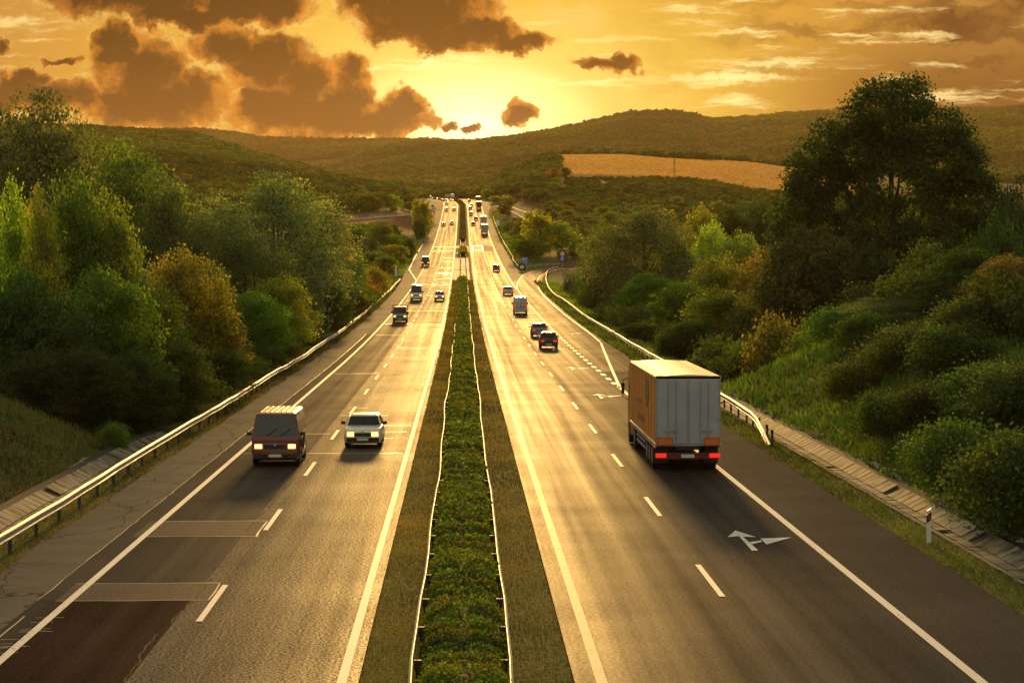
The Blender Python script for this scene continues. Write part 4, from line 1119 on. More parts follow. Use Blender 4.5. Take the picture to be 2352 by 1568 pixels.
# vehicles driving away on the right
o = vehicle('dark_hatchback', 'dark grey hatchback with red tail lights behind the grey green saloon', 'car', L=3.9, W=1.72, H=1.5, hood=.85, belt=.95, cowl=-.95, wtop=-.3, rtop=1.15, rbase=1.72, deck=.98, col=C_['darkg'], roofcol=C_['grey'], lit=False, tuck=.2)
place(o, 1260.7, 800.9, 3.9, PI)
o = vehicle('grey_green_saloon', 'grey green saloon just ahead of the dark hatchback', 'car', L=4.5, W=1.72, H=1.42, hood=.82, belt=.9, cowl=-.95, wtop=-.35, rtop=.85, rbase=1.45, deck=1.0, col=C_['green'], roofcol=C_['silver'], lit=False)
place(o, 1239.3, 774.5, 4.5, PI)
def writing(root, L, W, H):
    b = MB()
    for k, (x, w) in enumerate(((-.62, .3), (-.28, .22), (.0, .26), (.3, .18), (.56, .22))): b.box((x, L / 2 + .012, .92 + .01 * k), (w * .75, .01, .10))
    b.build('writing', BLACKP, root)
    MB().box((-.3, L / 2 + .012, 1.86), (.5, .01, .1)).build('emblem', MS['orange'], root)
o = vehicle('grey_panel_van', 'grey panel van with dark writing on its closed rear doors in the right slow lane', 'van', L=5.2, W=1.92, H=2.28, hood=1.1, belt=1.22, cowl=-2.05, wtop=-1.35, rtop=2.5, rbase=2.57, deck=1.28, wr=.33, wy=(.95, 1.05), col=C_['grey'], roofcol=C_['silver'], kind='van', tuck=.1, sidewin=1.1, rearwin=False, lit=False, trim=writing)
place(o, 1195.7, 720.9, 5.2, PI)
o = vehicle('silver_saloon', 'silver saloon with red tail lights ahead of the grey panel van', 'car', L=4.5, W=1.74, H=1.4, hood=.82, belt=.9, cowl=-.95, wtop=-.35, rtop=.85, rbase=1.45, deck=1.0, col=C_['silver'], lit=False)
place(o, 1167.2, 677.9, 4.5, PI)
o = vehicle('graphite_hatchback', 'small graphite hatchback in the right slow lane level with the blue sign', 'car', L=3.9, W=1.7, H=1.5, hood=.85, belt=.95, cowl=-.95, wtop=-.3, rtop=1.15, rbase=1.72, deck=.98, col=C_['darkg'], roofcol=C_['silver'], lit=False)
place(o, 1140, 623, 3.9, PI)
AW = 'distant cars driving away up the right carriageway'
def away(c, x, y, col, label, roof=None, H=1.45):
    o = vehicle('distant_car', label, 'car', L=4.2, W=1.72, H=H, hood=.85, belt=.94, cowl=-1.0, wtop=-.4, rtop=1.0, rbase=1.55, deck=1.0, col=col, roofcol=roof, lit=False, group=AW)
    p = P(c, x, y); place(o, p[0], p[1], 4.2, PI)
away(2, 1438, 862, C_['maroon'], 'distant maroon car lowest of the far cars in the right inner lane')
away(2, 1490, 762, C_['darkg'], 'distant dark car straddling the dashes just above the maroon one')
away(2, 1393, 660, C_['silver'], 'distant silver car in the right inner lane left of the upper lorries', H=1.6)
away(2, 1380, 548, C_['black'], 'distant black car with pale stripe close behind the red car', C_['silver'], H=1.6)
away(2, 1392, 488, C_['red'], 'distant red car just ahead of the black one')
away(2, 1358, 412, C_['maroon'], 'distant dark red car topmost in the right inner lane')

def lorry(name, label, side, back, roof, L=13.6, W=2.55, H=3.8, rear=True, detail=True, cabcol=None, group=None, emblem=False):
    root = tag(empty(name), label, 'lorry', group)
    f, r = -L / 2, L / 2; zb = .98
    MB().box((0, .0, (zb + H) / 2), (W - .06, L - .06, H - zb - .12)).build('cargo_box', side, root, bevel=.01)
    # bowed roof with side rails
    b = MB(); n = 10
    vs = []
    for y in (f - .02, r + .02):
        for k in range(n + 1):
            x = -W / 2 + W * k / n; vs.append((x, y, H - .10 + .09 * math.sin(PI * k / n)))
        vs += [(W / 2, y, H - .17), (-W / 2, y, H - .17)]
    m = n + 3
    b.add(vs, [tuple(range(m)), tuple(range(2 * m - 1, m - 1, -1))] + [(i, (i + 1) % m, (i + 1) % m + m, i + m) for i in range(m)])
    b.build('roof', roof, root, smooth=True)
    if detail:
        b = MB()
        for s in (-1, 1): b.box((s * (W / 2), 0, H - .14), (.05, L + .02, .10)); b.box((s * (W / 2), 0, zb + .02), (.06, L, .16))
        b.build('side_rail', M['steel'], root)
        b = MB()
        for k in range(9):
            for s in (-1, 1): b.box((s * (W / 2 - .025), f + L * (k + .5) / 9, (H + zb) / 2), (.02, .035, H - zb - .3))
        b.build('curtain_strap', side if not emblem else M['strap'], root)
    # rear: frame and two doors
    MB().box((0, r - .01, (zb + H) / 2 - .03), (W, .06, H - zb - .08)).build('rear_frame', M['steel'] if detail else back, root, bevel=.01)
    for s in (-1, 1):
        d = MB().box((s * (W / 4 - .01), r + .035, (zb + H) / 2 - .05), (W / 2 - .12, .05, H - zb - .3)).build('rear_door', back, root, bevel=.012)
        if detail:
            b = MB()
            for k in (.18, .42):
                x = s * (W / 2 * (k + .18) + .02); b.tube([(x, r + .085, zb + .15), (x, r + .085, H - .25)], .016, 6); b.box((x + .09 * s, r + .10, zb + .62), (.20, .04, .05), 0, 0); b.box((x, r + .10, zb + .62), (.07, .05, .16))
            b.build('lock_rod', M['steel'] if back is greyd else back, d)
            b = MB()
            for z in (zb + .35, zb + 1.1, zb + 1.9, H - .45): b.box((s * (W / 2 - .08), r + .075, z), (.12, .03, .07))
            b.build('hinge', M['steel'], d)
    # reflective boards, lamps, underrun bar
    for s in (-1, 1):
        o = MB().box((s * (W / 2 - .36), r + .085, zb + .20), (.6, .03, .32)).build('reflective_board', MS['orange'], root)
        if detail:
            b = MB(); c = (s * (W / 2 - .36), zb + .20)
            for dx, dz, w, h in ((0, .15, .6, .03), (0, -.15, .6, .03), (-.285, 0, .03, .3), (.285, 0, .03, .3)): b.box((c[0] + dx, r + .102, c[1] + dz), (w, .008, h))
            b.build('border', MS['red'], o)
        MB().box((s * (W / 2 - .22), r - .04, .62), (.42, .08, .17)).build('tail_light', TAILL, root, bevel=.02)
        if detail: MB().box((s * (W / 2 + .03), r - .25, .98), (.05, .05, .10)).build('side_marker_light', TAILL, root)
    MB().box((0, r - .10, .60), (W - .12, .10, .26)).build('underrun_bar', M['maroon_bar'], root, bevel=.02)
    MB().box((0, r - .03, .60), (.52, .02, .13)).build('number_plate', PLATE, root)
    MB().box((0, .3, .98), (.95, L - .8, .28)).build('chassis', BLACKP, root)
    MB().box((0, 0, 1.08), (W - .1, L - .1, .1)).build('load_floor', BLACKP, root)
    for s in (-1, 1):
        if detail:
            b = MB(); b.box((s * (W / 2 - .06), -1.2, .72), (.04, 4.6, .12)); b.box((s * (W / 2 - .06), -1.2, .48), (.04, 4.6, .12)); b.build('side_guard', M['steel'], root)
            MB().box((s * (W / 2 - .3), r - .72, .62), (.55, .02, .7)).build('mudflap', BLACKP, root)
        for k in range(3): wheel(root, s * (W / 2 - .19), r - 1.7 - 1.31 * k, .5, .36)
        wheel(root, s * (W / 2 - .16), f - .9, .5, .3); wheel(root, s * (W / 2 - .26), f + 2.4, .5, .5)
    # tractor cab in front
    cc = cabcol or side
    MB().prism([(f - 2.4, .4), (f - .2, .4), (f - .2, 3.5), (f - .9, 3.75), (f - 1.9, 3.5), (f - 2.4, 2.6)], -1.22, 1.22).build('cab', cc, root, bevel=.06)
    b = MB(); b.box((0, f - 2.3, 2.2), (2.1, .1, .9), 0, 0); b.build('windscreen', GLASS, root)
    for s in (-1, 1):
        b = MB(); b.tube([(s * 1.2, f - 2.1, 2.9), (s * 1.46, f - 2.2, 2.75), (s * 1.46, f - 2.2, 2.0), (s * 1.2, f - 2.1, 1.85)], .025, 5); b.box((s * 1.46, f - 2.16, 2.4), (.14, .08, .5)); b.build('mirror', BLACKP, root, bevel=.02)
        MB().box((s * 1.232, f - 1.5, 2.3), (.02, .8, .7)).build('side_window', GLASS, root)
    if emblem:
        # grey emblem and line of lettering on each curtain side
        for s in (-1, 1):
            b = MB(); x = s * (W / 2 - .02)
            def pl(pts): b.add([(x, y, z) for y, z in pts] + [(x + s * .012, y, z) for y, z in pts], [tuple(range(len(pts))), tuple(range(len(pts), 2 * len(pts)))])
            pl([(1.2, 2.9), (1.9, 2.25), (2.8, 2.3), (3.3, 2.75), (2.9, 3.35), (1.9, 3.45)])
            pl([(-3.5, 2.2), (-.4, 2.25), (-.4, 2.35), (-3.5, 2.3)]); pl([(-2.2, 1.45), (.6, 1.5), (.6, 1.75), (-2.2, 1.7)])
            b.build('emblem', M['emblem'], root)
    return root
M['maroon_bar'] = simple('dark_red_bar', (.12, .008, .006), .5)
M['emblem'] = simple('faded_emblem', (.22, .15, .06), .6)
M['strap'] = simple('orange_strap', (.40, .15, .03), .6)
orange = simple('orange_tarpaulin', (.64, .25, .04), .48, var=.12, scale=.8)
greyd = simple('grey_door_paint', (.33, .35, .40), .42, var=.10, scale=1.2)
cream = simple('cream_roof_tarpaulin', (.62, .52, .36), .5, var=.14, scale=.7)
redt = simple('red_tarpaulin', (.36, .05, .025), .5, var=.1)
o = lorry('articulated_lorry', 'large lorry with orange side curtain, grey rear doors and cream roof at the near right', orange, greyd, cream, emblem=True)
place(o, 1580, 1083, 13.6, PI)
GL = 'distant lorries on the climb'
for c, x, y, L, lab, cols in ((2, 1660, 1048, 12, 'distant grey backed lorry with orange flanks, lowest on the far right climb', (orange, greyd, cream)),
                              (2, 1637, 868, 12, 'distant pale grey lorry directly ahead of the lowest far lorry', (cream, greyd, cream)),
                              (2, 1548, 550, 12, 'distant dark lorry with red frame and open looking back near the crest', (redt, M['maroon_bar'], cream)),
                              (2, 1536, 440, 10, 'distant red lorry with white roof hidden behind the dark one', (redt, redt, cream))):
    o = lorry('distant_lorry', lab, *cols, L=L, H=3.9, detail=False, group=GL); pp = P(c, x, y); place(o, pp[0], pp[1], L, PI)
o = lorry('crest_lorry', 'lorry with a pale roof coming over the motorway crest beside the median', cream, greyd, cream, L=9, H=3.6, detail=False, cabcol=C_['cream'])
o.location = (-8.5, 1500, float(Z(1500)) - .6); o.rotation_euler = (0, 0, .35)

# ------------------------------------------------------------------ vegetation
def leaf_cards(C, size, rng, up=.35, aspect=.62):
    """diamond shaped leaves around the points C, every one with its own direction"""
    n = len(C)
    N = rng.normal(size=(n, 3)); N[:, 2] = np.abs(N[:, 2]) * .8 + up; N /= np.linalg.norm(N, axis=1)[:, None]
    A = np.cross(N, rng.normal(size=(n, 3))); A /= np.linalg.norm(A, axis=1)[:, None]
    B = np.cross(N, A)
    s = (size * rng.uniform(.6, 1.35, n))[:, None] if np.isscalar(size) else (size * rng.uniform(.6, 1.35, n))[:, None]
    V = np.stack([C - A * s, C - B * s * aspect + N * s * .15, C + A * s, C + B * s * aspect + N * s * .15], 1).reshape(-1, 3)
    Fq = np.arange(n * 4).reshape(n, 4)
    return V, Fq
def crown_points(lobes, nc, per, spread, rng, shell=.55, droop=0.):
    w = np.array([l[3] * l[4] * l[5] for l in lobes]) ** .8; w = w / w.sum()
    k = rng.choice(len(lobes), nc, p=w)
    L = np.array(lobes)[k]
    d = rng.normal(size=(nc, 3)); d /= np.linalg.norm(d, axis=1)[:, None]
    d[:, 2] = np.where(d[:, 2] < -.5, d[:, 2] * .6, d[:, 2])
    r = shell + (1.05 - shell) * rng.random(nc) ** .6
    c = L[:, :3] + d * L[:, 3:6] * r[:, None]
    tc = rng.normal(.5, .2, nc) + .10 * np.clip(d[:, 2], -1, 1) * 0
    g = rng.normal(size=(nc, per, 3)) * spread
    g[:, :, 2] = g[:, :, 2] * .7 - droop * np.abs(g[:, :, 2])
    p = (c[:, None, :] + g).reshape(-1, 3)
    t = np.clip(np.repeat(tc, per) + rng.normal(0, .12, nc * per), 0, 1)
    keep = p[:, 2] > .02
    return p[keep], t[keep]
PROTO = {}
def make_proto(key, lobes, nc, per, spread, size, trunk=None, seed=1, shell=.55, droop=0., up=.35):
    rng = np.random.default_rng(seed)
    p, t = crown_points(lobes, nc, per, spread, rng, shell, droop)
    V, Fq = leaf_cards(p, size, rng, up)
    o = big_mesh('crown', V, Fq, M['leaf'], attrs={'tint': ('FACE', t)})
    cm = o.data; bpy.data.objects.remove(o)
    tm = None
    if trunk:
        r0, hh = trunk
        b = MB(); rr = random.Random(seed)
        top = max(l[2] for l in lobes)
        lean = (rr.uniform(-.3, .3), rr.uniform(-.3, .3))
        b.tube([(0, 0, -1.2), (0, 0, 0), (lean[0] * .4, lean[1] * .4, hh * .5), (lean[0], lean[1], hh), (lean[0] * 1.5, lean[1] * 1.5, top)], [r0 * 1.35, r0 * 1.1, r0 * .8, r0 * .6, r0 * .15], 8)
        for l in lobes:
            z0 = min(hh * rr.uniform(.45, 1.0), l[2])
            s = Vector((lean[0] * z0 / hh, lean[1] * z0 / hh, z0)); e = Vector(l[:3])
            m_ = s.lerp(e, .5) + Vector((rr.uniform(-.4, .4), rr.uniform(-.4, .4), -.1 * (e - s).length))
            b.tube([s, m_, e], [r0 * .42, r0 * .26, r0 * .12], 6)
            for _ in range(3):
                q = e + Vector((rr.uniform(-1, 1) * l[3] * .8, rr.uniform(-1, 1) * l[4] * .8, rr.uniform(-.2, .9) * l[5] * .8)); b.tube([m_.lerp(e, .6), q], [r0 * .13, r0 * .03], 4)
        o = b.build('trunk', M['bark'], None, smooth=True); tm = o.data; bpy.data.objects.remove(o)
    hgt = float(V[:, 2].max()); wid = float(np.percentile(np.abs(V[:, :2]), 97) * 2)
    PROTO[key] = (cm, tm, hgt, wid)
def rl(seed, n, R_, H0, H1, rx, rz, flat=1.):
    """ragged set of crown lobes round an axis"""
    r = random.Random(seed); out = []
    for i in range(n):
        z = H0 + (H1 - H0) * (i + r.random() * .6) / n
        k = math.sin(PI * min(1, max(.12, (z - H0 * .6) / (H1 - H0 * .6) * .9 + .08))) ** .7
        a = i * 2.4 + r.uniform(-.4, .4); d = R_ * k * r.uniform(.45, 1.)
        s = r.uniform(.75, 1.25)
        out.append((math.cos(a) * d, math.sin(a) * d, z, rx * s, rx * s * flat, rz * s))
    return out
# broad trees
make_proto('broad1', rl(1, 13, 2.9, 3.0, 8.4, 1.75, 1.35), 720, 34, .33, .105, (.22, 4.2), 11, .74)
make_proto('broad2', rl(2, 15, 3.2, 2.6, 7.8, 1.6, 1.2), 720, 34, .31, .105, (.22, 3.6), 12, .74)
make_proto('broad3', rl(3, 11, 2.6, 3.2, 9.2, 1.8, 1.6), 720, 34, .34, .105, (.22, 4.5), 13, .74)
# tall, narrow and wispy (poplar, willow)
make_proto('tall1', rl(4, 16, 1.9, 2.2, 12.5, 1.35, 1.7), 760, 34, .33, .10, (.2, 6), 14, .74, up=.1)
make_proto('tall2', rl(5, 18, 2.4, 2.4, 12.0, 1.25, 1.5), 760, 34, .34, .10, (.2, 6), 15, .74, up=.1)
make_proto('wisp1', rl(6, 17, 3.0, 2.4, 9.5, 1.25, 1.5), 1000, 34, .38, .075, (.2, 5), 16, .45, .5, 0.)
make_proto('wisp2', rl(7, 15, 2.5, 2.0, 8.5, 1.3, 1.6), 1000, 34, .38, .075, (.2, 5), 17, .45, .5, 0.)
# shrubs
make_proto('bush1', rl(8, 9, 1.7, .7, 2.9, 1.05, .85), 420, 30, .33, .08, None, 18)
make_proto('bush2', rl(9, 11, 2.0, .6, 2.6, .95, .8), 420, 30, .33, .08, None, 19)
make_proto('bush3', rl(10, 8, 1.5, .7, 3.3, .95, 1.0), 420, 30, .36, .08, None, 20, up=.05)
# light versions for the middle distance
make_proto('far1', rl(21, 10, 2.6, 1.8, 6.6, 1.8, 1.35), 210, 16, .42, .26, (.2, 3), 31)
make_proto('far2', rl(22, 9, 2.2, 1.6, 6.2, 1.7, 1.5), 210, 16, .42, .26, (.2, 3), 32)
make_proto('far3', rl(23, 8, 2.0, .8, 3.4, 1.4, 1.0), 180, 16, .36, .22, None, 33)
make_proto('far4', rl(24, 12, 1.7, 1.6, 8.0, 1.3, 1.4), 210, 16, .42, .26, (.2, 4), 34)
# the great tree
big_l = [(-2.2, -3.4, 12.8, 2.8, 2.2, 2.2), (2.4, -3.4, 11.6, 2.8, 2.2, 2.2), (0, -3.2, 9.4, 2.8, 2.2, 2), (2.6, 0, 19.8, 3.2, 3, 2.6), (-2.2, 1, 18.6, 3.2, 3, 2.6), (-7.2, 1, 13.6, 2.8, 2.8, 2.6), (7.6, 1, 14.4, 2.6, 2.8, 2.4), (5.2, 0, 17.0, 3, 2.6, 2.4), (-6.4, 0, 16.4, 2.6, 2.6, 2.4), (9.2, 0, 10.2, 2, 2.2, 2.2), (-9.3, 0, 9.2, 1.9, 2.2, 2.2), (0, 0, 20.5, 3.4, 3, 3.0), (-3.4, .5, 18.2, 3.2, 3, 2.6), (3.6, -.5, 17.9, 3.2, 3, 2.7), (1.5, 1.5, 22.2, 2.4, 2.2, 1.9), (-1.8, 0, 21.6, 2.2, 2, 1.9), (-5.6, 0, 14.8, 3.2, 3, 2.6), (5.9, .4, 14.8, 3.4, 3, 2.8),
         (0, -2.5, 16, 3.4, 2.6, 2.6), (-7.3, .5, 17.4, 1.5, 1.5, 2.2), (-8.2, 0, 11.2, 2.4, 2.6, 2.2), (7.6, 0, 11.3, 2.7, 2.6, 2.6), (-4, -2.2, 10.8, 3.2, 2.6, 2.4), (3.8, -2.4, 11.2, 3.2, 2.6, 2.4), (0, 2.5, 12, 3.6, 3, 2.8),
         (-8.6, 0, 7.4, 2.2, 2.2, 1.6), (8.8, 0, 7.6, 2.4, 2.2, 1.8), (-4.6, -1, 6.8, 3, 2.6, 1.9), (4.4, -1, 6.6, 3, 2.6, 1.9), (0, -3, 7.6, 3, 2, 2), (6.2, 0, 19.0, 1.7, 1.6, 1.6), (-5.4, 0, 19.6, 1.4, 1.4, 1.3)]
make_proto('great', big_l, 2900, 34, .42, .145, (.55, 11), 41, .62)

def tree(key, x, y, zt, width, label, color, group=None, z=None, rz=None, cat=None, lean=0.):
    cm, tm, hg, wd = PROTO[key]
    zb = (Tz(x, y) if z is None else z) - .15
    H = max(1.2, zt - zb)
    shrub = tm is None
    root = tag(empty('shrub' if shrub else 'tree', (x, y, zb)), label, cat or ('shrub' if shrub else 'tree'), group)
    if shrub: root.name = 'shrub'
    h = abs(hash((round(x, 1), round(y, 1)))) % 1000
    rr = random.Random(int(x * 13.7) * 31 + int(y * 7.3))
    root.rotation_euler = (0, lean, rr.uniform(0, 6.28) if rz is None else rz)
    s = width / wd
    root.scale = (s, s, H / hg)
    j = lambda: rr.uniform(.88, 1.12)
    c = (color[0] * j(), color[1] * j(), color[2] * j(), 1)
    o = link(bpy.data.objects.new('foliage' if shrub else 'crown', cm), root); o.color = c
    if tm: link(bpy.data.objects.new('trunk', tm), root)
    return root
def tpx(key, u, vtop, Y, wpx, label, color, group=None, cat=None, rz=None, z=None):
    q = ray(u, vtop, Y)
    if color not in PAL: color = tuple(min(.3, k * 1.8) for k in color)
    zt = max(q.z, Tz(q.x, Y) + wpx * Y / F * .72) if key.startswith('bush') else q.z
    return tree(key, q.x, Y, zt, wpx * Y / F, label, color, group, z, rz, cat)
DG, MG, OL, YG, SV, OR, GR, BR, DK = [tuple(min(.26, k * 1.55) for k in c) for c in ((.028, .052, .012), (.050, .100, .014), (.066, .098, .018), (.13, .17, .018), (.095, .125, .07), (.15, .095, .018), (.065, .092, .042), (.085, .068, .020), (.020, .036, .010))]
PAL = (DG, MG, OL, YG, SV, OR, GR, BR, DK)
# --- left woods, nearest first
LW = 'trees of the near left woods'
for a in (
    ('wisp1', 60, 195, 175, 330, 'tall dark silvery tree at the top left corner of the woods', GR),
    ('tall2', 165, 262, 185, 150, 'dark wispy tree right behind the top left corner tree', GR),
    ('wisp2', 300, 300, 200, 270, 'broad grey green tree between the corner tree and the big silver poplar', OL),
    ('wisp1', 385, 395, 190, 190, 'grey green willow in front of the left hillside', GR),
    ('tall1', 35, 385, 124, 110, 'yellow tipped young poplar at the left edge of the photograph', YG),
    ('tall1', 95, 400, 122, 90, 'second yellow tipped poplar just right of the edge one', (.11, .125, .02)),
    ('tall2', 175, 378, 126, 190, 'bright green tall tree right of the yellow tipped poplars', MG),
    ('broad3', 240, 420, 128, 170, 'green leafy tree with orange tinged right side', (.075, .095, .02)),
    ('broad2', 20, 600, 112, 260, 'dark green tree at the left edge below the poplars', DG),
    ('broad1', 130, 660, 111, 240, 'dark leafy tree above the grassy mound', DG),
    ('broad2', 255, 600, 116, 220, 'green tree with dense low crown near the left woods centre', MG),
    ('wisp2', 500, 432, 205, 210, 'silvery willow left of the big silver poplar', SV),
    ('wisp1', 625, 388, 232, 250, 'big silver leaved poplar rising against the left hill', SV),
    ('wisp2', 728, 445, 262, 170, 'silver green poplar at the right end of the left woods', (.11, .12, .07)),
    ('wisp1', 560, 520, 200, 200, 'grey leaved tree in front of the big silver poplar', GR),
    ('broad3', 420, 555, 142, 200, 'rusty orange tinged tree in the middle of the left woods', (.085, .080, .018)),
    ('broad1', 350, 640, 130, 180, 'olive tree below the rusty tinged one', OL),
    ('broad2', 480, 690, 145, 170, 'dark olive tree with orange leaves on its right flank', (.06, .065, .018)),
    ('broad1', 645, 622, 192, 150, 'yellow green round tree above the left guardrail', (.12, .125, .02)),
    ('broad3', 575, 660, 175, 150, 'mid green tree left of the yellow green round one', MG),
    ('wisp2', 690, 560, 240, 150, 'grey green tree behind the yellow green round one', GR),
    ('wisp2', 770, 540, 290, 110, 'light trunked grey green tree near the left wood end', GR),
    ('broad2', 735, 650, 240, 130, 'dark bushy tree hugging the left guardrail', DG),
    ('broad1', 800, 600, 310, 100, 'olive tree before the row of small roadside trees on the left', OL),
    ('broad2', 500, 800, 140, 150, 'dark green low tree close to the left guardrail', DG),
    ('broad3', 300, 800, 112, 200, 'dark tree with visible stem behind the paved channel end', DK),
    ('broad1', 400, 770, 122, 190, 'shadowy tree in the gap left of the guardrail', DG),
    ('broad2', 590, 790, 170, 130, 'low dark tree under the yellow green round one', DG),
    ('broad3', 190, 790, 108, 190, 'dark trunked tree just behind the mound crest', DK),
    ('broad2', 70, 800, 107, 200, 'black green tree directly above the mound at the left edge', DK),
    ('wisp1', 460, 600, 165, 160, 'greyish tree peeking out behind the rusty tinged one', GR)):
    tpx(a[0], a[1], a[2], a[3], a[4], a[5], a[6], LW)
LB = 'shrubs along the left guardrail'
names_ = ('dark', 'olive', 'rusty', 'green', 'yellowish')
for i, (u, v, Y, w, c, lb) in enumerate((
    (390, 885, 112, 120, DG, 'low dark shrub at the end of the left paved channel'), (460, 880, 121, 120, DG, 'dark shrub beside the left guardrail below the rusty tree'), (535, 860, 140, 110, MG, 'green shrub by the left guardrail'),
    (615, 820, 165, 90, OL, 'olive shrub by the left guardrail under the low dark tree'), (690, 760, 200, 80, BR, 'brownish shrub by the left guardrail'), (740, 735, 225, 70, OL, 'olive shrub at the foot of the guardrail hugging tree'),
    (785, 690, 260, 75, DG, 'dark shrub level with the olive flatbed lorry'), (825, 640, 310, 75, (.10, .08, .02), 'rusty shrub left of the olive flatbed lorry'), (850, 610, 350, 70, OR, 'orange shrub in the roadside row on the left'),
    (880, 606, 400, 62, (.13, .11, .02), 'orange topped round shrub beside the red phone column'), (845, 660, 320, 70, DG, 'dark shrub under the orange ones'), (868, 655, 350, 60, OL, 'small olive shrub close to the rail left of the white van'),
    (800, 745, 270, 60, DG, 'small dark shrub at the rail midway along the left woods'), (262, 955, 102, 70, MG, 'small bright green shrub on the tip of the grassy mound'))):
    tpx(('bush1', 'bush2', 'bush3')[i % 3], u - 1.6 / Y * F * (Y > 110), v, Y, w, lb, c, LB)
# --- beyond the woods on the left, up to the side road
MLG = 'bushes in the hollow left of the motorway'
for i, (k, u, v, Y, w, c, lb) in enumerate((
    ('broad1', 875, 508, 640, 75, OL, 'round olive tree in front of the reddish clearing'), ('far1', 905, 560, 600, 80, YG, 'wide yellowish green thicket below the clearing'), ('far1', 860, 575, 560, 90, OL, 'wide olive thicket left of the black van'),
    ('far2', 940, 545, 640, 36, DG, 'small dark tree by the curved guardrail'), ('far1', 885, 585, 520, 60, OL, 'olive bush left of the bright grass'), ('far3', 838, 540, 620, 50, GR, 'grey bush behind the wooden pole'),
    ('far4', 972, 452, 860, 42, (.15, .15, .02), 'tall yellow green tree at the end of the side road'), ('far4', 958, 470, 880, 26, (.13, .13, .02), 'smaller yellow green tree left of the tall one'), ('far2', 905, 512, 760, 30, DG, 'lone dark bush on the reddish clearing'),
    ('far3', 925, 548, 700, 40, MG, 'bright bush right of the round olive tree'), ('far3', 965, 500, 820, 26, DG, 'dark bush under the tall yellow green tree'), ('far2', 830, 560, 580, 60, GR, 'grey green bush at the left wood end'))):
    tpx(k, u, v, Y, w, lb, c, MLG)
# --- right side
RG = 'trees on the right of the motorway'
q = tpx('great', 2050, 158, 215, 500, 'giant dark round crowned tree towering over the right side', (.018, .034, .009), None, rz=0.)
for i, a in enumerate((
    ('broad1', 2335, 385, 170, 130, 'dark tree at the right edge behind the giant tree', DK),
    ('broad3', 2290, 470, 160, 170, 'dark green tree under the right flank of the giant tree', DG),
    ('broad2', 1860, 500, 205, 260, 'dark olive tree beneath the left flank of the giant tree', (.04, .045, .014)),
    ('broad1', 2010, 540, 200, 240, 'deep green tree at the foot of the giant tree', DK),
    ('wisp1', 1475, 466, 335, 220, 'large grey green round tree right of the slip road', GR),
    ('broad1', 1395, 500, 380, 110, 'olive green tree left of the large grey green one', OL),
    ('far4', 1240, 478, 650, 70, 'bright yellow green tree beyond the slip road bend', (.16, .17, .02)),
    ('far1', 1288, 505, 650, 80, 'yellow green round tree right of the brightest one', (.12, .13, .02)),
    ('far1', 1210, 545, 620, 90, 'olive bushy tree behind the blue sign', OL),
    ('far2', 1348, 545, 625, 80, 'green bushy tree above the speed sign', MG),
    ('broad2', 1372, 645, 420, 110, 'dark olive shrubby tree right of the speed sign', (.055, .06, .02)),
    ('broad3', 1400, 590, 350, 140, 'tall dark green tree on the inside of the slip road bend', DG),
    ('broad1', 1425, 690, 290, 130, 'dark tree above the slip road guardrail', DG),
    ('broad2', 1500, 620, 290, 150, 'mid green tree in the slip road thicket', MG),
    ('broad1', 1690, 455, 430, 110, 'very dark green pine like tree with lumpy top', (.022, .042, .010)),
    ('broad2', 1745, 450, 440, 90, 'dark green lumpy tree beside the pine like one', (.026, .046, .012)),
    ('broad3', 1610, 462, 440, 100, 'yellowish lumpy tree left of the pine like one', (.10, .12, .02)),
    ('broad3', 1640, 500, 380, 100, 'bright lime green tree with pale stems', (.12, .17, .03)),
    ('broad1', 1700, 520, 370, 110, 'lime green tree right of the pale stemmed one', (.10, .15, .03)),
    ('broad2', 1560, 540, 340, 120, 'light green tree in front of the large grey green one', (.08, .12, .03)),
    ('broad1', 1660, 572, 270, 160, 'orange tipped tree in the right middle thicket', (.085, .095, .02)),
    ('broad3', 1750, 560, 260, 150, 'olive tree with orange leaves left of the giant tree', (.10, .085, .022)),
    ('broad2', 1560, 640, 250, 150, 'green tree above the white topped lorry', MG),
    ('broad1', 1650, 650, 215, 190, 'leafy green tree right above the lorry roof', (.06, .09, .02)),
    ('broad3', 1760, 640, 205, 170, 'large dark olive tree between lorry and giant tree', (.055, .062, .02)),
    ('broad2', 1480, 740, 235, 110, 'dark bush tree just left of the lorry', DG),
    ('broad2', 1580, 730, 205, 130, 'dark green tree behind the lorry roof', DG),
    ('tall2', 2130, 540, 150, 150, 'tall feathery green tree right of the thin white pole', (.035, .06, .016)),
    ('broad1', 2220, 560, 135, 170, 'dark green tree on the upper right bank', DG),
    ('wisp1', 2060, 680, 134, 230, 'grey green willow bush on the right bank', (.07, .085, .055)),
    ('broad3', 2310, 580, 118, 170, 'orange speckled tree at the right edge of the bank', (.075, .065, .02)))):
    tpx(a[0], a[1], a[2], a[3], a[4], a[5], a[6], RG)
RB = 'shrubs on the right cut bank'
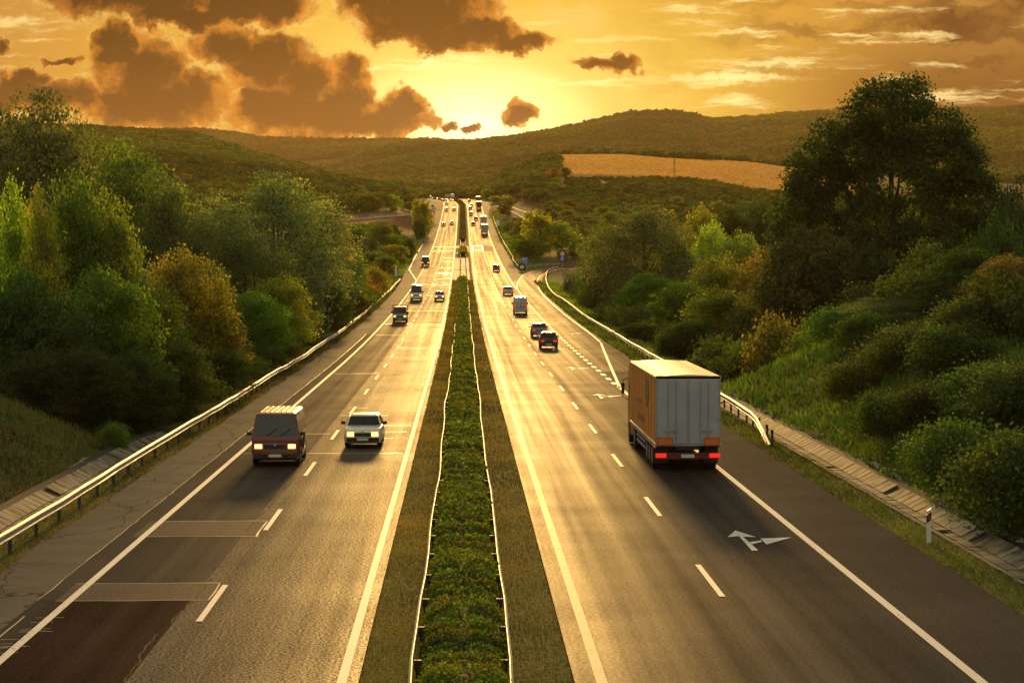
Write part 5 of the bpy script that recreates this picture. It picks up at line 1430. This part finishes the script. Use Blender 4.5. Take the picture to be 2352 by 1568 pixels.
for i, (k, u, v, Y, w, c, lb) in enumerate((
    ('bush1', 1800, 700, 160, 150, BR, 'brownish green shrub on the far end of the right bank'), ('bush2', 1740, 745, 168, 120, DG, 'dark shrub where the right bank begins'), ('bush3', 1880, 735, 148, 150, OL, 'olive shrub right of the brownish one'),
    ('bush1', 1930, 760, 138, 140, (.04, .075, .02), 'bright green shrub on the bank crest'), ('bush2', 1990, 790, 128, 150, DG, 'dark green shrub below the willow bush'), ('bush3', 2080, 830, 112, 180, (.035, .05, .02), 'dark bluish shrub in the middle of the bank'),
    ('bush1', 2180, 800, 104, 200, DG, 'large dark shrub on the right bank below the feathery tree'), ('bush2', 2260, 850, 88, 240, (.03, .055, .018), 'big dense green shrub at the lower right of the bank'), ('bush3', 2340, 800, 84, 220, (.03, .05, .018), 'dense shrub cut by the right picture edge'),
    ('bush1', 1700, 780, 178, 110, MG, 'green shrub behind the lorry and its guardrail'), ('bush2', 1640, 790, 190, 110, (.06, .085, .02), 'light green shrub over the lorry roof'), ('bush3', 2230, 690, 110, 180, (.035, .05, .016), 'tall dark shrub near the upper right bank'),
    ('bush2', 2200, 930, 80, 240, (.03, .055, .016), 'dark shrub low on the bank right of the white roadside post'), ('bush1', 2330, 960, 68, 280, (.025, .045, .014), 'nearly black shrub at the lower right picture edge'),
    ('bush3', 2050, 880, 96, 170, DG, 'shadowy shrub low on the middle of the bank'), ('bush1', 1955, 850, 112, 140, (.035, .05, .014), 'dark shrub on the bank left of the shadowy one'), ('bush2', 2140, 860, 92, 190, DK, 'black green shrub in the heart of the bank thicket'),
    ('bush1', 1560, 800, 205, 100, DG, 'dark shrub left behind the lorry roof'), ('bush2', 2030, 860, 116, 120, (.04, .045, .018), 'small shadowed shrub on the open bank'), ('bush2', 1860, 800, 150, 90, DG, 'small dark shrub at the bank edge'))):
    tpx(k, u, v, Y, w, lb, c, RB)

# --- scattered individual trees between the near woods and the hills
rng = np.random.default_rng(5)
zones = (
    # name, label, count, u range, Y range, protos, palette
    ('woodland trees on the left slope', 'one of many autumn tinted trees on the left slope behind the near woods', 46, (400, 990), (1000, 1650), (OL, MG, OR, BR, OL, YG)),
    ('trees of the dell left of the junction', 'one of the bushy trees between left woods and side road', 18, (790, 930), (560, 800), (OL, MG, GR)),
    ('thicket right of the far shoulder', 'one of the olive bushes crowding the slope right of the far shoulder', 48, (1130, 1420), (600, 1080), (OL, OL, BR, GR, MG, (.13, .12, .02))),
    ('grey green scrub below the field', 'one of the pale grey green bushes in the belt below the golden field', 48, (1330, 1900), (560, 1130), (GR, SV, OL, GR, MG)),
    ('trees on the knoll', 'one of the autumn coloured trees on the knoll left of the golden field', 34, (1075, 1290), (1180, 1560), (OL, YG, OR, BR, OL)),
)
def clear(x, y):
    if x > edge_l(y) - 3.5 - (6 if 540 < y < 640 else 0) and x < edge_r(y) + 3.5: return False
    for line, w in ((side_left, 6), (side_right, 7), (RAMP_C, 9)):
        for a, b in zip(line[:-1], line[1:]):
            dx, dy = b[0] - a[0], b[1] - a[1]; k = min(1, max(0, ((x - a[0]) * dx + (y - a[1]) * dy) / (dx * dx + dy * dy)))
            if math.hypot(x - a[0] - k * dx, y - a[1] - k * dy) < w: return False
    return True
for gname, lab, n, (u0, u1), (y0, y1), pal in zones:
    done = 0; tries = 0; pts = []
    while done < n and tries < 4000:
        tries += 1
        Y = math.sqrt(rng.uniform(y0 * y0, y1 * y1)); u = rng.uniform(u0, u1); x = (u - 1062) / F * Y
        if not clear(x, Y): continue
        if 'left slope' in gname and Y > 1000 and u > 940 + (Y - 1000) * .1: continue
        if 'dell' in gname and -75 < x < -17 and 835 < Y < 960: continue
        if any(math.hypot(x - a, Y - b) < 4.5 for a, b in pts): continue
        pts.append((x, Y)); k = ('far1', 'far2', 'far3', 'far4')[rng.choice(4, p=(.4, .25, .25, .1))]
        z = Tz(x, Y); h = rng.uniform(3.2, 7.5) * (.75 if k == 'far3' else 1); w = h * rng.uniform(.95, 1.5) * (.7 if k == 'far4' else 1)
        # keep the sight of the side roads and the clearing open
        if 'thicket' in gname or 'scrub' in gname:
            vt = 597 - (z + h - CAMZ) / Y * F; uu = 1062 + x / Y * F
            lim = np.interp(uu, [1155, 1175, 1240, 1260], [474, 490, 512, 480]) if uu < 1260 else 452
            if Y < 1010 and vt < lim + 2:
                h = max(1.6, ((597 - lim - 3) / F * Y + CAMZ) - z)
                if h < 1.8: continue
                w = min(w, h * 1.6)
        tree(k, x, Y, z + h, w, lab, pal[int(rng.integers(len(pal)))], gname)
        done += 1
tpx('far3', 1607, 352, 1790, 34, 'dark oval bush on the skyline of the golden field', DK, None)
tpx('far1', 1300, 384, 1420, 26, 'dark round bush at the left corner of the golden field', DG, None)
tpx('far1', 1170, 460, 1120, 22, 'dark green tree between motorway and right side road', (.05, .06, .02), None)

# --- far woods: one mass of small crowns each
def gn_scatter(name, pts, scales, protos, label):
    me = bpy.data.meshes.new(name); me.vertices.add(len(pts)); me.vertices.foreach_set('co', np.asarray(pts, np.float32).ravel())
    at = me.attributes.new('sc', 'FLOAT', 'POINT'); at.data.foreach_set('value', np.asarray(scales, np.float32))
    o = link(bpy.data.objects.new(name, me))
    tag(o, label, kind='stuff'); o['category'] = 'woodland'
    lib = bpy.data.collections.new(name + '_kinds')
    for p in protos: lib.objects.link(p)
    ng = bpy.data.node_groups.new(name, 'GeometryNodeTree')
    ng.interface.new_socket('Geometry', in_out='INPUT', socket_type='NodeSocketGeometry'); ng.interface.new_socket('Geometry', in_out='OUTPUT', socket_type='NodeSocketGeometry')
    N, L = ng.nodes, ng.links
    gi, go = N.new('NodeGroupInput'), N.new('NodeGroupOutput')
    ci = N.new('GeometryNodeCollectionInfo'); ci.inputs[0].default_value = lib; ci.inputs['Separate Children'].default_value = True; ci.inputs['Reset Children'].default_value = True
    ip = N.new('GeometryNodeInstanceOnPoints'); ip.inputs['Pick Instance'].default_value = True
    L.new(gi.outputs[0], ip.inputs['Points']); L.new(ci.outputs[0], ip.inputs['Instance'])
    na = N.new('GeometryNodeInputNamedAttribute'); na.data_type = 'FLOAT'; na.inputs['Name'].default_value = 'sc'
    L.new(na.outputs['Attribute'], ip.inputs['Scale'])
    rv = N.new('FunctionNodeRandomValue'); rv.data_type = 'FLOAT_VECTOR'; rv.inputs[1].default_value = (0, 0, 6.28)
    L.new(rv.outputs[0], ip.inputs['Rotation'])
    L.new(ip.outputs[0], go.inputs[0])
    md = o.modifiers.new('scatter', 'NODES'); md.node_group = ng
    return o
def far_kind(seed, n, per, size, squash=1.):
    rr = np.random.default_rng(seed)
    lobes = [(rr.uniform(-.45, .45), rr.uniform(-.45, .45), rr.uniform(.45, .85), .55, .55, .42 * squash) for _ in range(5)]
    p, t = crown_points(lobes, n, per, .10, rr, .8)
    V, Fq = leaf_cards(p, size, rr, .5, .8)
    o = big_mesh('forest_tree', V, Fq, M['forest'], attrs={'tint': ('FACE', t)}); COL.objects.unlink(o)
    return o
K1 = [far_kind(50 + i, 80, 7, .10) for i in range(4)]
K2 = [far_kind(60 + i, 60, 4, .17) for i in range(4)]
def scatter_region(n, u0, u1, y0, y1, sfun, cond=None, seed=1):
    rr = np.random.default_rng(seed)
    Y = np.sqrt(rr.uniform(y0 * y0, y1 * y1, n)); u = rr.uniform(u0, u1, n); x = (u - 1062) / F * Y
    m = np.ones(n, bool) if cond is None else cond(u, Y, x)
    x, Y = x[m], Y[m]
    s = sfun(rr, len(x)); z = T(x, Y)
    # roads stay open
    k = (x < edge_l(np.minimum(Y, 1550)) - 6) | (x > edge_r(np.minimum(Y, 1550)) + 7) | (Y > 1560)
    return np.stack([x, Y, z - .1 * s], 1)[k], s[k]
p1, s1 = scatter_region(15000, -500, 1075, 1010, 2700, lambda r, n: r.uniform(3.2, 6.6, n), lambda u, Y, x: (u < 1000) & ((Y > 1180) | (u < 860)) | (Y > 1560), 1)
gn_scatter('left_hill_woods', p1, s1, K1, 'hazy autumn woods covering the hill on the left')
p2, s2 = scatter_region(5000, 1066, 1300, 1150, 2700, lambda r, n: r.uniform(3.2, 6.2, n), lambda u, Y, x: (x > edge_r(np.minimum(Y, 1550)) + 9) & (u < 1275 - (Y < 1500) * 20) & ((Y > 1300) | (x > 36)), 2)
p2b, s2b = scatter_region(2600, 1250, 2500, 1060, 1290, lambda r, n: r.uniform(1.6, 3.6, n), lambda u, Y, x: (u > 1290) | (Y < 1200), 12)
p2c, s2c = scatter_region(700, 1300, 1900, 1290, 1420, lambda r, n: r.uniform(1.0, 2.2, n), None, 13)
p2d, s2d = scatter_region(2600, 1300, 2500, 600, 1060, lambda r, n: r.uniform(1.8, 3.6, n), lambda u, Y, x: (u > 1330) | (Y > 1e9), 14)
gn_scatter('knoll_woods', np.concatenate([p2, p2b, p2c, p2d]), np.concatenate([s2, s2b, s2c, s2d]), K1, 'scrubby woods around the knoll and below the golden field')
p3, s3 = scatter_region(36000, 500, 2800, 2900, 5200, lambda r, n: r.uniform(6.5, 12.5, n), None, 3)
p3b, s3b = scatter_region(7000, 1240, 2900, 1880, 2900, lambda r, n: r.uniform(5, 8.5, n), None, 33)
p3 = np.concatenate([p3, p3b]); s3 = np.concatenate([s3, s3b])
gn_scatter('right_hill_woods', p3, s3, K2, 'wooded ridge rising on the right beneath the sky')
p4, s4 = scatter_region(9000, 100, 1400, 5600, 6700, lambda r, n: r.uniform(9, 15, n), None, 4)
gn_scatter('far_ridge_woods', p4, s4, K2, 'faint wooded ridge at the far end of the valley')
# undergrowth filling the near woods
rr_ = np.random.default_rng(9)
def undergrowth(name, label, n, xr, yr, sr, cond):
    x = rr_.uniform(*xr, n); Y = rr_.uniform(*yr, n); m = cond(x, Y); x, Y = x[m], Y[m]
    s = rr_.uniform(*sr, len(x))
    gn_scatter(name, np.stack([x, Y, T(x, Y) - .2 * s], 1), s, K3, label)['category'] = 'undergrowth'
K3 = []
for i in range(3):
    rg = np.random.default_rng(80 + i)
    p, t = crown_points([(rg.uniform(-.4, .4), rg.uniform(-.4, .4), rg.uniform(.3, .7), .5, .5, .45) for _ in range(5)], 200, 16, .09, rg, .6)
    V, Fq = leaf_cards(p, .038, rg, .35)
    o = big_mesh('undergrowth_plant', V, Fq, leaf_mat('undergrowth_leaves', [DG, (.035, .05, .015), OL, DK], .35) if i == 0 else K3[0].data.materials[0], attrs={'tint': ('FACE', t)}); COL.objects.unlink(o); K3.append(o)
undergrowth('left_undergrowth', 'dark undergrowth beneath the left woods', 1500, (-75, -14), (106, 520), (1.6, 4.2), lambda x, Y: (x < edge_l(Y) - 5.2 - (Y < 125) * (125 - Y) * .12) & (x > -15 - Y * .2) & ~((x > -20) & (Y < 113)))
undergrowth('right_undergrowth', 'dark undergrowth between the right bank and the slip road thicket', 1700, (16, 90), (100, 560), (1.5, 4.0), lambda x, Y: (x > edge_r(Y) + 5.5) & (x < 20 + Y * .25) & ((Y > 165) | (x > 25.5)) & ((Y < 455) | (x > 42) | (Y < 440 + 0 * x)) & ~((Y > 430) & (x < 52)))

# --- hedge in the median
def hedge(Y0, Y1, label, hw, hh, lsize, dens, col, seed):
    rr = np.random.default_rng(seed)
    root = tag(empty('hedge', (0, 0, 0)), label, 'hedge')
    xc = .02 if Y0 < 480 else .2
    def prof(Y):
        b = .5 + .3 * np.sin(Y * 4.1 + 2.7 * np.sin(Y * .83)) + .2 * np.sin(Y * 2.3 + 1.9 * np.sin(Y * .31)); c = .5 + .5 * np.sin(Y * .55 + 2 * np.sin(Y * .13))
        return hh * (.74 + .17 * b + .16 * c), hw * (.93 + .05 * b + .06 * c)
    yy = np.arange(Y0, Y1 + .01, .35 if Y0 < 480 else 4.)
    vs = []; m = 9
    for Y in yy:
        h, w = prof(Y)
        cx = xc + float(XC(Y))
        for k in range(m):
            a = PI * k / (m - 1); vs.append((cx - (w - .07) * math.copysign(abs(math.cos(a)) ** .6, math.cos(a)), Y, float(Z(Y)) - .05 + (h - .09) * math.sin(a) ** .55))
    fs = [(i * m + k, i * m + k + 1, (i + 1) * m + k + 1, (i + 1) * m + k) for i in range(len(yy) - 1) for k in range(m - 1)]
    fs += [tuple(range(m)), tuple((len(yy) - 1) * m + k for k in range(m))]
    MB().add(vs, fs).build('hedge_core', M['hedge_core'], root, smooth=True)
    # leaves: fewer and larger with distance
    n = dens
    t = rr.random(n)
    Y = 1 / (1 / Y0 - t * (1 / Y0 - 1 / Y1))
    s = lsize * np.clip(Y / 55., .7, 12)
    h, w = prof(Y)
    a = PI * rr.random(n)
    k = 1 + rr.normal(0, .06, n)
    x = xc + XC(Y) - w * np.sign(np.cos(a)) * np.abs(np.cos(a)) ** .6 * k
    z = Z(Y) - .05 + h * np.sin(a) ** .55 * k + .02
    cl = np.sin(Y * 2.9 + 1.3 * np.sin(x * 3)) * .5 + np.sin(Y * .8) * .3 + .4 * np.sin(x * 4 + Y * 1.1)
    tint = np.clip(.5 + .2 * cl + rr.normal(0, .15, n), 0, 1)
    V, Fq = leaf_cards(np.stack([x, Y, z], 1), s, rr, .5)
    o = big_mesh('leaves', V, Fq, M['leaf'], root, {'tint': ('FACE', tint)}); o.color = (*col, 1)
    # browned twigs standing in rows
    n2 = n // 6
    sel = rr.choice(n, n2); keep = np.sin(Y[sel] * 2.1 + 1.7 * np.sin(Y[sel] * .37)) > .2
    sel = sel[keep]
    V, Fq = leaf_cards(np.stack([x[sel], Y[sel], z[sel] + .05], 1), s[sel] * 1.05, rr, .1)
    o = big_mesh('brown_leaves', V, Fq, M['leaf'], root, {'tint': ('FACE', np.clip(rr.normal(.5, .2, len(sel)), 0, 1))}); o.color = (.085, .055, .016, 1)
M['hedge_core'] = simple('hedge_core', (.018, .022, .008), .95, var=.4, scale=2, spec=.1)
hedge(36, 486, 'long low hedge with browned rows filling the near median between two rails', .79, .92, .048, 95000, (.085, .13, .02), 3)
hedge(668, 722, 'short piece of hedge between two dark gaps in the median', .75, 1.0, .05, 3500, (.16, .19, .02), 4)
hedge(815, 1470, 'distant stretch of hedge climbing to the motorway crest', .72, .95, .05, 14000, (.06, .055, .018), 5)

# --- grass: blades on the verges, the median strips and the banks
def grass(name, label, n, sampler, size, col, seed):
    rr = np.random.default_rng(seed)
    x, Y, z = sampler(rr, n)
    n = len(x)
    s = size * np.clip(Y / 60., .8, 8) * rr.uniform(.5, 1.5, n)
    a = rr.uniform(0, 2 * PI, n); dx, dy = np.cos(a), np.sin(a)
    lx, ly = rr.normal(0, .35, n) * s, rr.normal(0, .35, n) * s
    P0 = np.stack([x - dx * s * .14, Y - dy * s * .14, z - .01], 1); P1 = np.stack([x + dx * s * .14, Y + dy * s * .14, z - .01], 1); P2 = np.stack([x + lx, Y + ly, z + s], 1)
    V = np.stack([P0, P1, P2], 1).reshape(-1, 3)
    patch = np.sin(x * 1.3 + Y * .31) + np.sin(Y * .17 + 2.) + np.sin(x * .7 - Y * .9)
    t = np.clip(.5 + .13 * patch + rr.normal(0, .14, n), 0, 1)
    o = big_mesh(name, V, np.arange(3 * n).reshape(n, 3), M['grass'], attrs={'tint': ('FACE', t)}); o.color = (*col, 1)
    tag(o, label, 'grass', kind='stuff')
def band(xa, xb, Y0, Y1):
    def f(rr, n):
        t = rr.random(n); Y = 1 / (1 / Y0 - t * (1 / Y0 - 1 / Y1)); k = rr.random(n)
        a = np.array([float(xa(y)) if callable(xa) else xa for y in Y]) if callable(xa) else xa
        b = np.array([float(xb(y)) if callable(xb) else xb for y in Y]) if callable(xb) else xb
        x = a + (b - a) * k
        return x, Y, np.maximum(T(x, Y), -99)
    return f
er0 = lambda y: float(np.interp(y, EDGE_R[:, 0], EDGE_R[:, 1]))
el0 = lambda y: float(np.interp(y, EDGE_L[:, 0], EDGE_L[:, 1]))
grass('verge_grass_right', 'green grass strip between the right shoulder and the paved channel', 26000, band(lambda y: er0(y) - .08, lambda y: er0(y) + 1.35, 38, 480), .075, (.075, .10, .018), 1)
grass('verge_grass_left', 'grass and weeds under the left guardrail', 26000, band(lambda y: el0(y) - 1.4, lambda y: el0(y) + .10, 38, 520), .07, (.085, .075, .018), 2)
grass('bank_grass_right', 'grass and weeds on the right cut bank', 60000, band(lambda y: er0(y) + 2.95, lambda y: er0(y) + 13, 42, 158), .16, (.08, .15, .018), 3)
grass('bank_grass_left', 'grass on the mound at the left edge', 30000, band(lambda y: el0(y) - 12, lambda y: el0(y) - 3.1, 48, 108), .12, (.06, .085, .016), 4)
grass('median_grass_left', 'patchy dry grass on the left median strip', 30000, band(-2.08, -.9, 40, 487), .05, (.17, .135, .02), 5)
grass('median_grass_right', 'patchy dry grass on the right median strip', 30000, band(.9, 2.22, 40, 487), .05, (.15, .12, .022), 6)
def far_verge(rr, n):
    Y = rr.uniform(160, 1100, n); s_ = rr.random(n)
    x = np.where(s_ < .35, edge_l(Y) - .15 - 5 * rr.random(n) ** 1.5, edge_r(Y) + .15 + 4.5 * rr.random(n) ** 1.5)
    k = (s_ >= .35) | (Y > 330)
    k &= ~((x > 12) & (Y > 470) & (Y < 600) & (x < 22))
    return x[k], Y[k], T(x[k], Y[k])
grass('far_verge_grass', 'bright green grass beside the far lanes and the slip road', 60000, far_verge, .055, (.17, .26, .02), 7)

# --- golden maize field on the hill
def field():
    top = [(1268, 366), (1300, 358), (1450, 357), (1560, 360), (1700, 373), (1800, 385), (1900, 400), (2000, 415)]
    us = np.linspace(1262, 2000, 150); rows = 44
    rr = np.random.default_rng(2)
    vs = []
    for j in range(rows):
        for u in us:
            y0 = np.interp(u, [1262, 1300, 1480, 1560, 1640, 1800, 2000], [1560, 1440, 1420, 1415, 1400, 1330, 1300]); y1 = 1800 + 40 * np.sin(u / 90)
            Y = y0 + (y1 - y0) * j / (rows - 1); x = (u - 1062) / F * Y
            vs.append((x, Y))
    vs = np.array(vs); z = T(vs[:, 0], vs[:, 1]) + 1.6 + rr.uniform(-.5, .5, len(vs))
    V = np.column_stack([vs, z]); idx = np.arange(rows * len(us)).reshape(rows, -1)
    z2 = V.reshape(rows, -1, 3); z2[0, :, 2] -= 1.8; z2[-1, :, 2] -= 1.8; z2[:, 0, 2] -= 1.8
    Fq = np.stack([idx[:-1, :-1], idx[:-1, 1:], idx[1:, 1:], idx[1:, :-1]], -1).reshape(-1, 4)
    o = big_mesh('maize_field', z2.reshape(-1, 3), Fq, M['maize'])
    tag(o, 'golden ripe maize field on the hillside in the right distance', 'crop field', kind='stuff')
    rr = np.random.default_rng(4); n = 60000
    u = rr.uniform(1262, 2000, n); y0 = np.interp(u, [1262, 1300, 1480, 1560, 1640, 1800, 2000], [1560, 1440, 1420, 1415, 1400, 1330, 1300]); y1 = 1800 + 40 * np.sin(u / 90)
    Y = y0 + (y1 - y0) * rr.random(n); x = (u - 1062) / F * Y
    z = T(x, Y) + 1.5
    s = rr.uniform(.5, 1.1, n); a = rr.uniform(0, 6.28, n)
    P0 = np.stack([x - np.cos(a) * .35, Y - np.sin(a) * .35, z], 1); P1 = np.stack([x + np.cos(a) * .35, Y + np.sin(a) * .35, z], 1); P2 = np.stack([x, Y, z + s], 1)
    o = big_mesh('maize_stalks', np.stack([P0, P1, P2], 1).reshape(-1, 3), np.arange(3 * n).reshape(n, 3), M['grass'], attrs={'tint': ('FACE', np.clip(.5 + rr.normal(0, .10, n), 0, 1))})
    o.color = (.50, .29, .10, 1); tag(o, 'dry stalks standing in the golden maize field', 'crop field', kind='stuff')
m_, t_, b_ = mat('ripe_maize')
c_ = t_.new('ShaderNodeTexCoord').outputs['Object']
n_ = t_.noise(t_.v('MULTIPLY', c_, (1, .25, 0)), .06, 5, .65)
t_.put(b_.inputs['Base Color'], t_.mix(t_.step(n_, .3, .7), (.44, .24, .085), (.60, .36, .14))); b_.inputs['Roughness'].default_value = .9
M['maize'] = m_
field()

# ------------------------------------------------------------------ haze in the valley air
def haze():
    x0, x1, y0, y1, z1 = -3400, 4600, -60, 7750, 425
    zmin = -45
    b = MB().hexa([(x0, y0, zmin), (x1, y0, zmin), (x1, y1, zmin), (x0, y1, zmin)], [(x0, y0, z1), (x1, y0, z1), (x1, y1, z1), (x0, y1, z1)])
    m = bpy.data.materials.new('haze_air'); m.use_nodes = True; t = NT(m.node_tree); t.n.clear()
    v = t.new('ShaderNodeVolumePrincipled'); v.inputs['Color'].default_value = (.9, .60, .30, 1); v.inputs['Density'].default_value = HAZE
    v.inputs['Anisotropy'].default_value = .3
    o = t.new('ShaderNodeOutputMaterial'); t.l.new(v.outputs[0], o.inputs['Volume'])
    ob = b.build('haze', m); tag(ob, 'warm evening haze filling the valley', kind='stuff')
HAZE = .000046
haze()
